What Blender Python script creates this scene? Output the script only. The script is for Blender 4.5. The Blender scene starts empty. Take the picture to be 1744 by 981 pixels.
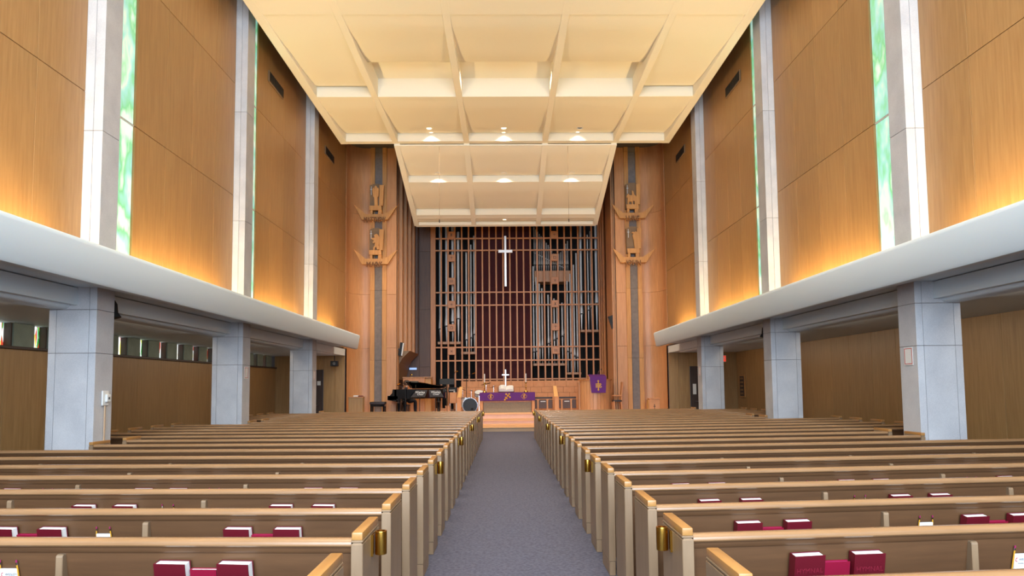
import bpy, bmesh, math, random
from mathutils import Matrix, Vector, Euler
random.seed(7)
S = bpy.context.scene
COL = S.collection
R_ = math.radians
PI = math.pi

# ------------------------------------------------------------------ camera
cam = bpy.data.cameras.new('camera')
camo = bpy.data.objects.new('camera', cam); COL.objects.link(camo)
cam.sensor_width = 36; cam.sensor_fit = 'HORIZONTAL'
cam.lens = 1200 / 1744 * 36
cam.shift_x = -0.00645; cam.shift_y = 0.04751
cam.clip_end = 200
camo.matrix_world = Matrix.Translation((-.08, 0, 1.61)) @ (
    Matrix.Rotation(-R_(1.1), 4, 'Z') @ Matrix.Rotation(R_(94), 4, 'X') @ Matrix.Rotation(-.010, 4, 'Z'))
S.camera = camo

# ------------------------------------------------------------------ world, light, exposure
w = bpy.data.worlds.new('world'); S.world = w; w.use_nodes = True
w.node_tree.nodes['Background'].inputs[0].default_value = (.75, .86, 1, 1)
w.node_tree.nodes['Background'].inputs[1].default_value = .25
S.view_settings.view_transform = 'Standard'
S.view_settings.look = 'None'
S.view_settings.gamma = 1
S.view_settings.use_curve_mapping = False
S.view_settings.exposure = 0.08

def area(name, loc, rot, sx, sy, power, col, spread=180):
    l = bpy.data.lights.new(name, 'AREA'); l.shape = 'RECTANGLE'
    l.size, l.size_y, l.energy, l.color = sx, sy, power, col
    l.spread = R_(spread)
    o = bpy.data.objects.new(name, l); COL.objects.link(o)
    o.location = loc; o.rotation_euler = rot
    return o

# daylight through the tall window in the rear wall (window_1, behind the camera)
area('rear_window_daylight', (0, -5.6, 5.2), (R_(90), 0, 0), 9.5, 6.5, 3500, (.66, .82, 1.0))
# warm lamps in the two cove ledges, one run for each bay between columns
COVE = [(2.2, 8.7), (10.4, 14.0), (15.7, 19.3), (20.9, 23.4)]
for sgn in (-1, 1):
    for a, b in COVE:
        area('cove_light', (sgn * 5.62, (a + b) / 2, 3.13), (0, R_(180 + sgn * 10), 0), .10, b - a, 150 * (b - a) / 4.3, (1, .72, .32))
# lamp troughs of the ceiling
for yy in (9.7, 17.7):
    area('ceiling_trough_light', (0, yy, 9.60), (0, 0, 0), 6.4, .7, 210, (1, .88, .74), 100)
area('ceiling_trough_light', (0, 1.7, 9.60), (0, 0, 0), 6.4, .7, 210, (1, .88, .74), 100)

# added fill lights, hidden behind the aisle beams, to brighten the low aisle walls
for sgn in (-1, 1):
    for a, b in ((2.5, 9.2), (10.1, 14.4), (15.3, 19.7), (20.6, 23.7)):
        area('aisle_fill_light', (sgn * 6.17, (a + b) / 2, 2.715), (0, sgn * R_(-35), 0), .05, b - a, 15 * (b - a) / 4.3, (1, .86, .66))

# ------------------------------------------------------------------ materials
def lin(c):
    return tuple((v / 255 / 12.92 if v / 255 <= .04045 else ((v / 255 + .055) / 1.055) ** 2.4) for v in c) + (1,)

def newmat(name):
    m = bpy.data.materials.new(name); m.use_nodes = True
    nt = m.node_tree
    return m, nt, nt.nodes['Principled BSDF'], nt.nodes, nt.links

def plain(name, c, rough=.5, metal=0, emit=0, emitc=None, bump=0, bscale=200, coat=0):
    m, nt, b, N, L = newmat(name)
    tc = N.new('ShaderNodeTexCoord'); nz = N.new('ShaderNodeTexNoise')
    nz.inputs['Scale'].default_value = bscale; nz.inputs['Detail'].default_value = 3
    L.new(tc.outputs['Object'], nz.inputs['Vector'])
    mx = N.new('ShaderNodeMixRGB'); mx.blend_type = 'MULTIPLY'; mx.inputs[0].default_value = .12
    mx.inputs[1].default_value = lin(c); L.new(nz.outputs['Color'], mx.inputs[2])
    L.new(mx.outputs[0], b.inputs['Base Color'])
    b.inputs['Roughness'].default_value = rough; b.inputs['Metallic'].default_value = metal
    if coat: b.inputs['Coat Weight'].default_value = coat
    if emit:
        b.inputs['Emission Color'].default_value = lin(emitc or c); b.inputs['Emission Strength'].default_value = emit
    if bump:
        bp = N.new('ShaderNodeBump'); bp.inputs['Strength'].default_value = bump; bp.inputs['Distance'].default_value = .01
        L.new(nz.outputs['Fac'], bp.inputs['Height']); L.new(bp.outputs[0], b.inputs['Normal'])
    return m

def wood(name, c1, c2, rough=.45, grain=(14, 14, .9), vary=.14, coat=0):
    """straight-grained veneer; grain = texture scale along x, y, z of the piece"""
    m, nt, b, N, L = newmat(name)
    tc = N.new('ShaderNodeTexCoord'); mp = N.new('ShaderNodeMapping'); mp.inputs['Scale'].default_value = grain
    oi = N.new('ShaderNodeObjectInfo')
    ad = N.new('ShaderNodeVectorMath'); ad.operation = 'ADD'
    L.new(tc.outputs['Object'], ad.inputs[0]); L.new(oi.outputs['Random'], ad.inputs[1])
    L.new(ad.outputs[0], mp.inputs['Vector'])
    nz = N.new('ShaderNodeTexNoise'); nz.inputs['Scale'].default_value = 1.6; nz.inputs['Detail'].default_value = 7
    nz.inputs['Roughness'].default_value = .62
    L.new(mp.outputs[0], nz.inputs['Vector'])
    cr = N.new('ShaderNodeValToRGB'); cr.color_ramp.elements[0].position = .3; cr.color_ramp.elements[1].position = .72
    cr.color_ramp.elements[0].color = lin(c2); cr.color_ramp.elements[1].color = lin(c1)
    L.new(nz.outputs['Fac'], cr.inputs['Fac'])
    hv = N.new('ShaderNodeHueSaturation')
    ml = N.new('ShaderNodeMath'); ml.operation = 'MULTIPLY_ADD'; ml.inputs[1].default_value = vary; ml.inputs[2].default_value = 1 - vary / 2
    L.new(oi.outputs['Random'], ml.inputs[0]); L.new(ml.outputs[0], hv.inputs['Value']); L.new(cr.outputs[0], hv.inputs['Color'])
    L.new(hv.outputs[0], b.inputs['Base Color'])
    b.inputs['Roughness'].default_value = rough
    if coat: b.inputs['Coat Weight'].default_value = coat; b.inputs['Coat Roughness'].default_value = .25
    return m

def mottled(name, c1, c2, rough=.8, scale=2.5, bump=.15, fine=90):
    m, nt, b, N, L = newmat(name)
    tc = N.new('ShaderNodeTexCoord'); oi = N.new('ShaderNodeObjectInfo')
    ad = N.new('ShaderNodeVectorMath'); ad.operation = 'ADD'
    L.new(tc.outputs['Object'], ad.inputs[0]); L.new(oi.outputs['Random'], ad.inputs[1])
    n1 = N.new('ShaderNodeTexNoise'); n1.inputs['Scale'].default_value = scale; n1.inputs['Detail'].default_value = 8
    n2 = N.new('ShaderNodeTexNoise'); n2.inputs['Scale'].default_value = fine; n2.inputs['Detail'].default_value = 4
    L.new(ad.outputs[0], n1.inputs['Vector']); L.new(tc.outputs['Object'], n2.inputs['Vector'])
    cr = N.new('ShaderNodeValToRGB'); cr.color_ramp.elements[0].position = .3; cr.color_ramp.elements[1].position = .7
    cr.color_ramp.elements[0].color = lin(c2); cr.color_ramp.elements[1].color = lin(c1)
    mx = N.new('ShaderNodeMath'); mx.operation = 'MULTIPLY_ADD'; mx.inputs[1].default_value = .4
    L.new(n2.outputs['Fac'], mx.inputs[0])
    m2 = N.new('ShaderNodeMath'); m2.operation = 'MULTIPLY'; m2.inputs[1].default_value = .6
    L.new(n1.outputs['Fac'], m2.inputs[0]); L.new(m2.outputs[0], mx.inputs[2])
    L.new(mx.outputs[0], cr.inputs['Fac']); L.new(cr.outputs[0], b.inputs['Base Color'])
    b.inputs['Roughness'].default_value = rough
    bp = N.new('ShaderNodeBump'); bp.inputs['Strength'].default_value = bump; bp.inputs['Distance'].default_value = .01
    L.new(n2.outputs['Fac'], bp.inputs['Height']); L.new(bp.outputs[0], b.inputs['Normal'])
    return m

def stained(name, cols, scale, strength, soft=False):
    """backlit coloured glass: cells of colour with dark leads"""
    m, nt, b, N, L = newmat(name)
    tc = N.new('ShaderNodeTexCoord'); mp = N.new('ShaderNodeMapping'); mp.inputs['Scale'].default_value = scale
    vo = N.new('ShaderNodeTexVoronoi'); vo.inputs['Scale'].default_value = 1
    if soft: vo = N.new('ShaderNodeTexNoise'); vo.inputs['Scale'].default_value = 1; vo.inputs['Detail'].default_value = 3
    L.new(tc.outputs['Object'], mp.inputs['Vector']); L.new(mp.outputs[0], vo.inputs['Vector'])
    sp = N.new('ShaderNodeSeparateColor'); L.new(vo.outputs['Color'], sp.inputs[0])
    cr = N.new('ShaderNodeValToRGB'); cr.color_ramp.interpolation = 'LINEAR' if soft else 'CONSTANT'
    while len(cr.color_ramp.elements) < len(cols): cr.color_ramp.elements.new(.5)
    for i, c in enumerate(cols):
        cr.color_ramp.elements[i].position = (.25 + .5 * i / len(cols)) if soft else i / len(cols); cr.color_ramp.elements[i].color = lin(c)
    L.new(sp.outputs[0], cr.inputs['Fac'])
    L.new(cr.outputs[0], b.inputs['Base Color']); L.new(cr.outputs[0], b.inputs['Emission Color'])
    b.inputs['Emission Strength'].default_value = strength; b.inputs['Roughness'].default_value = .15
    return m

M = dict(
    wall=wood('oak_veneer', (184, 142, 90), (164, 120, 72), .38, vary=.15),
    wall_low=wood('oak_veneer_aisle', (172, 136, 88), (150, 114, 70), .42, vary=.16),
    chancel=wood('oak_veneer_chancel', (208, 152, 104), (186, 130, 84), .42, vary=.08),
    chancel_dark=wood('dark_or_shaded_wood', (104, 74, 58), (82, 58, 48), .5, vary=.12),  # dark wood; on the organ bay walls and fin it stands in for shade
    screen=wood('screen_oak', (206, 140, 84), (178, 112, 60), .42, vary=.10),
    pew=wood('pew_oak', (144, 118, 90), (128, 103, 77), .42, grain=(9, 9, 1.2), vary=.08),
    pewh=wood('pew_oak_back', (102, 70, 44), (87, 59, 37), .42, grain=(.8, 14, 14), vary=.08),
    rail=wood('pew_rail', (156, 118, 82), (138, 102, 68), .26, grain=(.8, 18, 18), vary=.06, coat=.35),
    cap=wood('pew_cap', (180, 130, 72), (162, 114, 60), .35, grain=(18, 1.2, 18), vary=.06, coat=.2),
    stone=mottled('limestone', (204, 203, 204), (172, 172, 176), .75, 2.2, .12),
    joint=plain('joint', (120, 112, 112), .9),
    ledge=plain('painted_plaster', (222, 234, 240), .55, bump=.08, bscale=120),
    ceil=plain('acoustic_panel', (242, 234, 214), .75, bump=.05, bscale=90),
    roof=plain('roof_void', (90, 80, 70), .9),
    concrete=mottled('concrete', (150, 160, 146), (120, 130, 118), .85, 3, .2),
    carpet=mottled('carpet', (110, 108, 124), (60, 60, 76), .95, 34, .9, 200),
    brass=plain('brass', (206, 160, 70), .22, 1), gold=plain('gold_thread', (226, 168, 54), .45, .3),
    silver=plain('pipe_metal', (236, 234, 230), .34, .25), chrome=plain('chrome', (225, 226, 230), .12, 1),
    white_metal=plain('white_metal', (232, 234, 238), .3, .3),
    black=plain('black_lacquer', (14, 14, 16), .12, 0, coat=.6), matte=plain('matte_black', (20, 20, 22), .6),
    grey=plain('grey_plastic', (70, 72, 78), .5), leather=plain('dark_leather', (44, 36, 38), .5),
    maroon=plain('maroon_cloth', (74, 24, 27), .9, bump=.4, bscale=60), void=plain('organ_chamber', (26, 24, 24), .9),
    purple=plain('purple_brocade', (96, 36, 122), .75, bump=.2, bscale=160),
    white=plain('white_plastic', (232, 232, 228), .5), paper=plain('paper', (244, 242, 238), .7),
    hymnal=plain('red_hymnal', (98, 10, 26), .45), hymnal2=plain('crimson_booklet', (140, 16, 48), .4),
    emboss=plain('embossed_title', (132, 30, 48), .4), magenta=plain('magenta_edge', (160, 36, 92), .5),
    ink=plain('dark_ink', (40, 38, 52), .6), red=plain('red_ink', (196, 40, 44), .5),
    pencil=plain('yellow_pencil', (222, 162, 48), .4), screenlit=plain('lit_display', (150, 180, 225), .3, emit=.9),
    wallblock=mottled('salmon_block', (222, 160, 112), (204, 140, 94), .7, 5, .15),
    step=mottled('pink_step', (240, 198, 180), (226, 182, 162), .6, 4, .1),
    nosing=wood('step_nosing', (240, 188, 134), (224, 168, 112), .4, grain=(.8, 14, 14)),
    beige=plain('beige_base', (196, 166, 136), .7), cloth=mottled('grey_weave', (176, 158, 134), (150, 134, 114), .9, 30, .4, 200),
    bulb=plain('lamp_glass', (255, 240, 214), .3, emit=18, emitc=(255, 226, 180)),
    glass=stained('stained_strip', [(196, 236, 214), (160, 218, 184), (206, 240, 224), (150, 214, 206), (120, 204, 150), (214, 242, 230)], (1.6, 2.0, 1.1), .62, True),
    glass2=stained('stained_small', [(214, 236, 240), (60, 150, 70), (240, 246, 240), (200, 70, 50), (226, 220, 110), (240, 246, 246)], (9, 22, 5), 1.1),
    daylight=plain('rear_glazing', (226, 236, 250), .2, emit=1.0),
    signred=plain('exit_red', (210, 60, 40), .4, emit=.8), skin=plain('skin', (214, 164, 134), .5),
    hair=plain('brown_hair', (96, 66, 46), .7, bump=.5, bscale=300), jacket=plain('dark_jacket', (36, 34, 40), .8),
    drumhead=plain('black_drumhead', (14, 15, 19), .5), bronze=plain('cymbal_bronze', (150, 112, 66), .3, .9),
    brightoak=wood('bright_oak', (246, 184, 84), (232, 166, 66), .4),
    letter=wood('carved_letter', (150, 98, 50), (130, 84, 42), .5),  # darker than the bowl, standing in for the shading around the letters
    emblem=wood('carved_oak', (212, 156, 92), (188, 130, 70), .5), plate=wood('emblem_board', (144, 114, 82), (122, 96, 68), .6),
    stonestrip=mottled('grey_granite', (138, 128, 122), (112, 104, 102), .8, 8, .2, 150),
    doorw=wood('dark_door', (70, 52, 44), (54, 40, 34), .5),
)

# ------------------------------------------------------------------ helpers
def B(): return bmesh.new()

def bx(bm, x0, x1, y0, y1, z0, z1):
    x0, x1 = sorted((x0, x1)); y0, y1 = sorted((y0, y1)); z0, z1 = sorted((z0, z1))
    v = [bm.verts.new(p) for p in ((x0, y0, z0), (x1, y0, z0), (x1, y1, z0), (x0, y1, z0), (x0, y0, z1), (x1, y0, z1), (x1, y1, z1), (x0, y1, z1))]
    for f in ((0, 3, 2, 1), (4, 5, 6, 7), (0, 1, 5, 4), (1, 2, 6, 5), (2, 3, 7, 6), (3, 0, 4, 7)):
        bm.faces.new([v[i] for i in f])
    return bm

def bev(bm, w=.006, seg=1):
    bmesh.ops.bevel(bm, geom=list(bm.edges), offset=w, segments=seg, affect='EDGES', profile=.6)
    return bm

def cb(x0, x1, y0, y1, z0, z1, w=.006):
    bm = bx(B(), x0, x1, y0, y1, z0, z1)
    if w: bev(bm, w)
    return bm

def prism(bm, poly, axis, a, b):
    """extrude a 2D outline along axis ('x': (y,z), 'y': (x,z), 'z': (x,y))"""
    def mk(p, t):
        return {'x': (t, p[0], p[1]), 'y': (p[0], t, p[1]), 'z': (p[0], p[1], t)}[axis]
    v0 = [bm.verts.new(mk(p, a)) for p in poly]; v1 = [bm.verts.new(mk(p, b)) for p in poly]
    n = len(poly)
    bm.faces.new(v0); bm.faces.new(v1[::-1])
    for i in range(n):
        bm.faces.new((v0[i], v1[i], v1[(i + 1) % n], v0[(i + 1) % n]))
    bmesh.ops.recalc_face_normals(bm, faces=list(bm.faces))
    return bm

def tube(bm, pts, r, n=8):
    """round bar through pts; r one radius or one for each point"""
    pts = [Vector(p) for p in pts]
    rs = r if isinstance(r, (list, tuple)) else [r] * len(pts)
    rings = []
    for i, p in enumerate(pts):
        d = (pts[min(i + 1, len(pts) - 1)] - pts[max(i - 1, 0)]).normalized()
        u = d.cross(Vector((0, 0, 1)))
        if u.length < .01: u = Vector((1, 0, 0))
        u.normalize(); v = d.cross(u).normalized()
        rings.append([bm.verts.new(p + (u * math.cos(2 * PI * k / n) + v * math.sin(2 * PI * k / n)) * rs[i]) for k in range(n)])
    for a, b in zip(rings, rings[1:]):
        for k in range(n): bm.faces.new((a[k], a[(k + 1) % n], b[(k + 1) % n], b[k]))
    bm.faces.new(rings[0][::-1]); bm.faces.new(rings[-1])
    bmesh.ops.recalc_face_normals(bm, faces=list(bm.faces))
    return bm

def lathe(bm, prof, n=20, c=(0, 0, 0), closed=False):
    """profile of (radius, z) turned about the z axis through c; closed makes a ring without end caps"""
    rings = [[bm.verts.new((c[0] + r * math.cos(2 * PI * k / n), c[1] + r * math.sin(2 * PI * k / n), c[2] + z)) for k in range(n)] for r, z in prof]
    for a, b in zip(rings, rings[1:] + (rings[:1] if closed else [])):
        for k in range(n): bm.faces.new((a[k], a[(k + 1) % n], b[(k + 1) % n], b[k]))
    if not closed: bm.faces.new(rings[0][::-1]); bm.faces.new(rings[-1])
    bmesh.ops.recalc_face_normals(bm, faces=list(bm.faces))
    return bm

def tf(bm, mat):
    bmesh.ops.transform(bm, matrix=mat, verts=list(bm.verts)); return bm

def mesh(name, bm, mat, smooth=False, auto=None):
    me = bpy.data.meshes.new(name); bm.to_mesh(me); bm.free()
    me.materials.append(M[mat])
    if smooth:
        for p in me.polygons: p.use_smooth = True
        me.set_sharp_from_angle(angle=R_(auto or 40))
    return me

def link(name, me, parent=None, loc=None, rot=None):
    o = bpy.data.objects.new(name, me); COL.objects.link(o)
    if parent is not None: o.parent = parent
    if loc: o.location = loc
    if rot: o.rotation_euler = rot
    return o

def obj(name, bm, mat, parent=None, loc=None, rot=None, smooth=False):
    return link(name, mesh(name, bm, mat, smooth), parent, loc, rot)

def tag(o, label, cat, group=None):
    o['label'] = label; o['category'] = cat
    if group: o['group'] = group
    return o

def thing(name, label, cat, loc=(0, 0, 0), rz=0, group=None):
    o = link(name, None, None, loc, (0, 0, rz))
    return tag(o, label, cat, group)

def struct(name, bm, mat, label, cat='wall', smooth=False):
    o = obj(name, bm, mat, smooth=smooth); o['kind'] = 'structure'
    o['label'] = label; o['category'] = cat
    return o

def textmesh(body, size, depth=.004, mat='gold', align='CENTER'):
    cu = bpy.data.curves.new('lettering', 'FONT'); cu.body = body; cu.size = size; cu.extrude = depth
    cu.align_x = align; cu.align_y = 'CENTER'; cu.resolution_u = 3
    t = bpy.data.objects.new('lettering', cu); COL.objects.link(t)
    dg = bpy.context.evaluated_depsgraph_get(); dg.update()
    me = bpy.data.meshes.new_from_object(t.evaluated_get(dg)); me.name = 'lettering'
    bpy.data.objects.remove(t); bpy.data.curves.remove(cu)
    me.materials.clear(); me.materials.append(M[mat])
    return me
UP = (R_(90), 0, 0)          # lettering standing upright, read from the -y side

ORD = ['', 'first', 'second', 'third', 'fourth', 'fifth', 'sixth', 'seventh', 'eighth', 'ninth', 'tenth', 'eleventh', 'twelfth', 'thirteenth', 'fourteenth',
       'fifteenth', 'sixteenth', 'seventeenth', 'eighteenth', 'nineteenth', 'twentieth', 'twenty-first', 'twenty-second', 'twenty-third']
SIDE = {-1: 'piano', 1: 'pulpit'}
SN = {-1: 'left', 1: 'right'}

# ================================================================== SETTING
# floor
struct('floor', bx(B(), -9.0, 9.0, -6.8, 34.4, -.2, 0), 'carpet', 'mottled blue grey carpet covering the nave floor', 'floor')
# chancel platform
pf = struct('floor_chancel', bx(B(), -5.7, 5.7, 26.1, 32, 0, .6), 'step', 'raised wooden chancel platform behind the altar steps', 'platform')
for s in (-1, 1):
    obj('platform_wing', cb(s * 1.5, s * 5.7, 24.0, 26.1, 0, .6), 'step', pf)

# upper side walls with veneer panels
ZS = (3.02, 5.66, 8.06, 10.6)
for s in (-1, 1):
    wl = struct('wall_' + SN[s], bx(B(), s * 5.81, s * 5.95, -6.2, 25.1, 2.97, 10.6), 'joint', 'tall upper wall of oak veneer panels above the cove ledge on the %s side' % SIDE[s])
    for (a, b, n) in ((-.6, 4.15, 4), (5.5, 9.43, 4), (10.72, 14.65, 4), (15.97, 19.9, 4), (20.36, 25.0, 4)):
        dy = (b - a) / n
        for i in range(n):
            for z0, z1 in zip(ZS, ZS[1:]):
                obj('wood_panel', cb(s * 5.75, s * 5.82, a + i * dy + .003, a + (i + 1) * dy - .003, z0 + .004, z1 - .004, .003), 'wall', wl)
    # louvred air grilles high on the wall
    for yy in (17.2, 22.55):
        g = thing('air_grille', 'dark bronze louvred air grille high on the %s side wall, %s' % (SIDE[s], 'beside the chancel corner' if yy > 20 else 'between two stone columns'), 'grille', (s * 5.745, yy, 9.15), group='air grilles on the upper walls')
        obj('frame', cb(0, -s * .03, -.55, .55, -.14, .14, .004), 'plate', g)
        for k in range(3):
            obj('louvre', cb(-s * .031, -s * .04, -.52 + k * .36, -.19 + k * .36, -.11, .11, .003), 'matte', g)
    # narrow stained glass strips just beyond each column
    for k, (a, b) in enumerate(((4.63, 5.48), (9.90, 10.70), (15.12, 15.95))):
        wn = struct('window_%d' % (k + 2 + (3 if s > 0 else 0)), bx(B(), s * 5.80, s * 5.808, a, b, 3.06, 10.6), 'glass', 'tall narrow stained glass strip window beside stone column on the %s side' % SIDE[s], 'window')
        for z0, z1 in zip(ZS, ZS[1:]):
            for j in range(2):
                obj('pane', cb(s * 5.765, s * 5.798, a + .02 + j * (b - a) / 2, a + (j + 1) * (b - a) / 2 - .01, max(z0 + .02, 3.06), z1 - .02, .003), 'glass', wn)
            obj('glazing_bar', cb(s * 5.76, s * 5.80, a, b, z1 - .015, z1 + .015, .003), 'stone', wn)

# stone columns
COLS = ((4.2, 4.62), (9.43, 9.85), (14.66, 15.09), (19.92, 20.36))
CN = ('', 'rearmost', 'middle', 'front')
for s in (-1, 1):
    for k, (a, b) in enumerate(COLS):
        if k == 0: continue
        c = struct('column', bx(B(), s * 5.51, s * 6.12, a + .01, b - .01, 0, 2.95), 'joint', '%s pale limestone column on the %s side, rising past the ledge' % (CN[k].replace('rearmost', 'rear'), SIDE[s]), 'column')
        obj('column_core', bx(B(), s * 5.51, s * 5.78, a + .01, b - .01, 2.95, 10.6), 'joint', c)
        for z0, z1 in ((0, .77), (.77, 2.10), (2.10, 2.68), (2.68, 2.99)):
            for x0, x1 in ((5.50, 5.60), (5.60, 6.03), (6.03, 6.13)):
                obj('stone_panel', cb(s * (x0 + .0025), s * (x1 - .0025), a, b, z0 + .003, z1 - .003, .003), 'stone', c)
        for z0, z1 in ((2.99, 5.12), (5.12, 7.46), (7.46, 10.55)):
            for x0, x1 in ((5.50, 5.63), (5.63, 5.78)):
                obj('stone_panel', cb(s * (x0 + .0025), s * (x1 - .0025), a, b, z0 + .003, z1 - .003, .003), 'stone', c)

# cove ledges and the beams under them
LP = [(4.90, 3.29), (4.905, 3.325), (4.93, 3.35), (4.97, 3.36), (5.10, 3.355), (5.14, 3.33), (5.16, 3.08), (5.76, 3.04), (5.90, 3.02), (5.90, 2.985), (5.45, 2.975),
      (5.10, 2.885), (5.04, 2.875), (4.99, 2.885), (4.965, 2.92)]
BP = [(5.85, 2.78), (5.86, 2.73), (5.89, 2.70), (5.94, 2.69), (6.14, 2.69), (6.14, 2.985), (5.83, 2.985)]
for s in (-1, 1):
    lg = struct('trim_%d' % (1 if s < 0 else 2), prism(B(), [(s * x, z) for x, z in LP], 'y', -6.1, 23.45), 'ledge', 'broad pale plaster cove ledge running along the %s side of the nave' % SIDE[s], 'ledge', smooth=True)
    for a, b in COVE:          # the lamp tubes lying in the ledge trough
        obj('cove_lamp', tube(B(), [(s * 5.56, a + .05, 3.085), (s * 5.56, b - .05, 3.085)], .018, 8), 'bulb', lg)
    for a, b in ((-6.1, 9.43), (9.85, 14.66), (15.09, 19.92), (20.36, 23.9)):
        st = struct('beam', prism(B(), [(s * x, z) for x, z in BP], 'y', a, b), 'ledge', 'rounded plaster beam under the %s side ledge, %s' % (SIDE[s], {-6.1: 'behind the rear column', 9.85: 'from rear to middle column', 15.09: 'from middle to front column', 20.36: 'from the front column to the chancel'}[a]), 'beam', smooth=True)
    struct('ceiling_aisle_' + SN[s], bx(B(), s * 5.76, s * 8.3, -6.2, 25.1, 2.74, 2.97), 'ledge', 'low plain plaster ceiling of the %s side aisle' % SIDE[s], 'ceiling')

# low aisle walls
for s in (-1, 1):
    top = 2.33 if s < 0 else 2.74
    aw = struct('wall_aisle_' + SN[s], bx(B(), s * 8.22, s * 8.4, -6.2, 25.1, 0, top), 'joint', 'low oak panelled wall of the %s side aisle' % SIDE[s])
    y = 3.2; i = 0
    while y < 24.9:
        wd = (1.05, .92, 1.22, .98)[i % 4]; i += 1
        y1 = min(y + wd, 25.0)
        obj('wood_panel', cb(s * 8.18, s * 8.23, y + .003, y1 - .003, 0, top, .003), 'wall_low', aw)
        y = y1
    if s < 0:
        obj('window_sill', cb(-8.12, -8.42, 3.2, 25, 2.30, 2.345, .004), 'doorw', aw)
        hw = struct('wall_clerestory', bx(B(), -8.56, -8.62, 3.2, 25, 2.33, 2.76), 'concrete', 'concrete backing behind the small stained glass lights under the aisle ceiling')
        y = 10.55; k = 0
        while y < 24.6:
            gw = .30
            w_ = struct('window_%d' % (k + 10), bx(B(), -8.34, -8.37, y, y + gw, 2.345, 2.735), 'glass2', 'small stained glass light, %s from the rear column in the strip above the aisle panelling' % (ORD[k + 1] if k < 22 else 'last'), 'window')
            obj('window_frame', cb(-8.22, -8.38, y - .035, y, 2.345, 2.735, .003), 'doorw', w_)
            obj('window_frame', cb(-8.22, -8.38, y + gw, y + gw + .035, 2.345, 2.735, .003), 'doorw', w_)
            # splayed concrete baffle between this light and the next
            obj('concrete_baffle', prism(B(), [(-8.20, y + gw + .04), (-8.20, y + .84), (-8.45, y + .84), (-8.55, y + gw + .04)], 'z', 2.345, 2.735), 'concrete', w_)
            y += .885; k += 1
    # end wall of the aisle with a dark door
    ew = struct('wall_aisle_end_' + SN[s], bx(B(), s * 5.75, s * 8.4, 25.1, 25.3, 0, 3.0), 'joint', 'oak end wall of the %s side aisle next to the chancel' % SIDE[s])
    for x0, x1 in ((5.76, 6.10), (6.10, 6.50), (7.50, 8.22)):
        obj('wood_panel', cb(s * (x0 + .003), s * (x1 - .003), 25.04, 25.11, 0, 2.74, .003), 'wall_low', ew)
    obj('wood_panel', cb(s * 6.5, s * 7.5, 25.04, 25.11, 2.25, 2.74, .003), 'wall_low', ew)
    d = struct('door_%d' % (1 if s < 0 else 2), cb(s * 6.54, s * 7.46, 25.06, 25.10, .01, 2.24), 'doorw', 'dark brown door at the chancel end of the %s side aisle' % SIDE[s], 'door')
    obj('door_handle', tube(B(), [(s * 6.66, 25.04, 1.0), (s * 6.66, 25.0, 1.0), (s * 6.80, 25.0, 1.0)], .012), 'chrome', d)
    obj('push_plate', cb(s * 6.60, s * 6.72, 25.045, 25.06, 1.25 if s > 0 else 1.7, 1.62 if s > 0 else 1.85, .002), 'white', d)
    struct('baseboard_' + SN[s], cb(s * 8.15, s * 8.19, 3.2, 25.0, 0, .1), 'doorw', 'dark baseboard along the %s side aisle wall' % SIDE[s], 'baseboard')

# rear wall, behind the camera
rw = struct('wall_back', bx(B(), -8.4, 8.4, -6.3, -6.1, 0, 10.6), 'wall', 'plain oak rear wall around the tall window')
wn = struct('window_1', cb(-4.8, 4.8, -6.1, -6.05, 1.9, 8.5), 'daylight', 'tall clear window in the rear wall', 'window')
for i in range(6): obj('mullion', cb(-4.85 + i * 1.92, -4.75 + i * 1.92, -6.09, -6.0, 1.9, 8.5), 'doorw', wn)
struct('ceiling_roof', bx(B(), -8.4, 8.4, -6.3, 32, 10.6, 10.7), 'roof', 'dark roof deck above the hung ceiling panels', 'ceiling')

# hung ceiling of the nave: ribs, cross beams and curved acoustic panels
ZC = 9.35
RIBX = (-5.15, -3.5, -1.25, 1.25, 3.5, 5.15)
ce = struct('ceiling', bx(B(), -5.26, 5.26, -2.0, 22.08, 9.86, 9.92), 'ceil', 'cream hung acoustic ceiling of ribs and curved panels above the nave', 'ceiling')
for x in RIBX:
    hw_ = .11 if abs(x) > 5 else .085
    obj('rib', cb(x - hw_, x + hw_, -2.0, 22.08, ZC, 9.87, .01), 'ceil', ce)

def rowpanel(x0, x1, y0, y1, zf, rise, parent, n=7):
    """one curved panel: flush with the ribs at its near end, rising along a soft curve to its far end"""
    low, up = [], []
    for i in range(n + 1):
        t = i / n; y = y0 + (y1 - y0) * t
        z = zf(y) + .02 + rise * (.55 * t + .45 * t * t) - (.03 * math.sin(PI * ((t * 2) % 1)))
        low.append((y, z)); up.append((y, z + .04))
    return obj('ceiling_panel', prism(B(), low + up[::-1], 'x', x0, x1), 'ceil', parent, smooth=True)
flat = lambda y: ZC
for off in (0, -8, -16):
    rows = ((14.22, 16.90), (18.52, 21.80))
    for (a, b) in rows:
        for x0, x1 in zip(RIBX, RIBX[1:]):
            bb = b
            if b < 17 and (abs(x0) > 5 or abs(x1) > 5): bb = 18.30
            if bb + off < -1.9: continue
            aa = max(a + off, -1.95)
            rowpanel(x0 + .05, x1 - .05, aa, bb + off - (.9 if off < 0 and b > 20 else 0), flat, .24, ce)
    for a, b in ((13.10, 14.24), (18.40, 18.54), (21.84, 22.08)):
        if a + off > -2 and (off == 0 or a < 20):
            obj('cross_beam', cb(-5.2, 5.2, a + off, b + off, ZC + .004, 9.87, .01), 'ceil', ce)
    if off > -16:
        obj('trough_box', cb(-3.45, 3.45, 16.92 + off, 16.96 + off, 9.62, 9.87, .01), 'ceil', ce)

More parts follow.
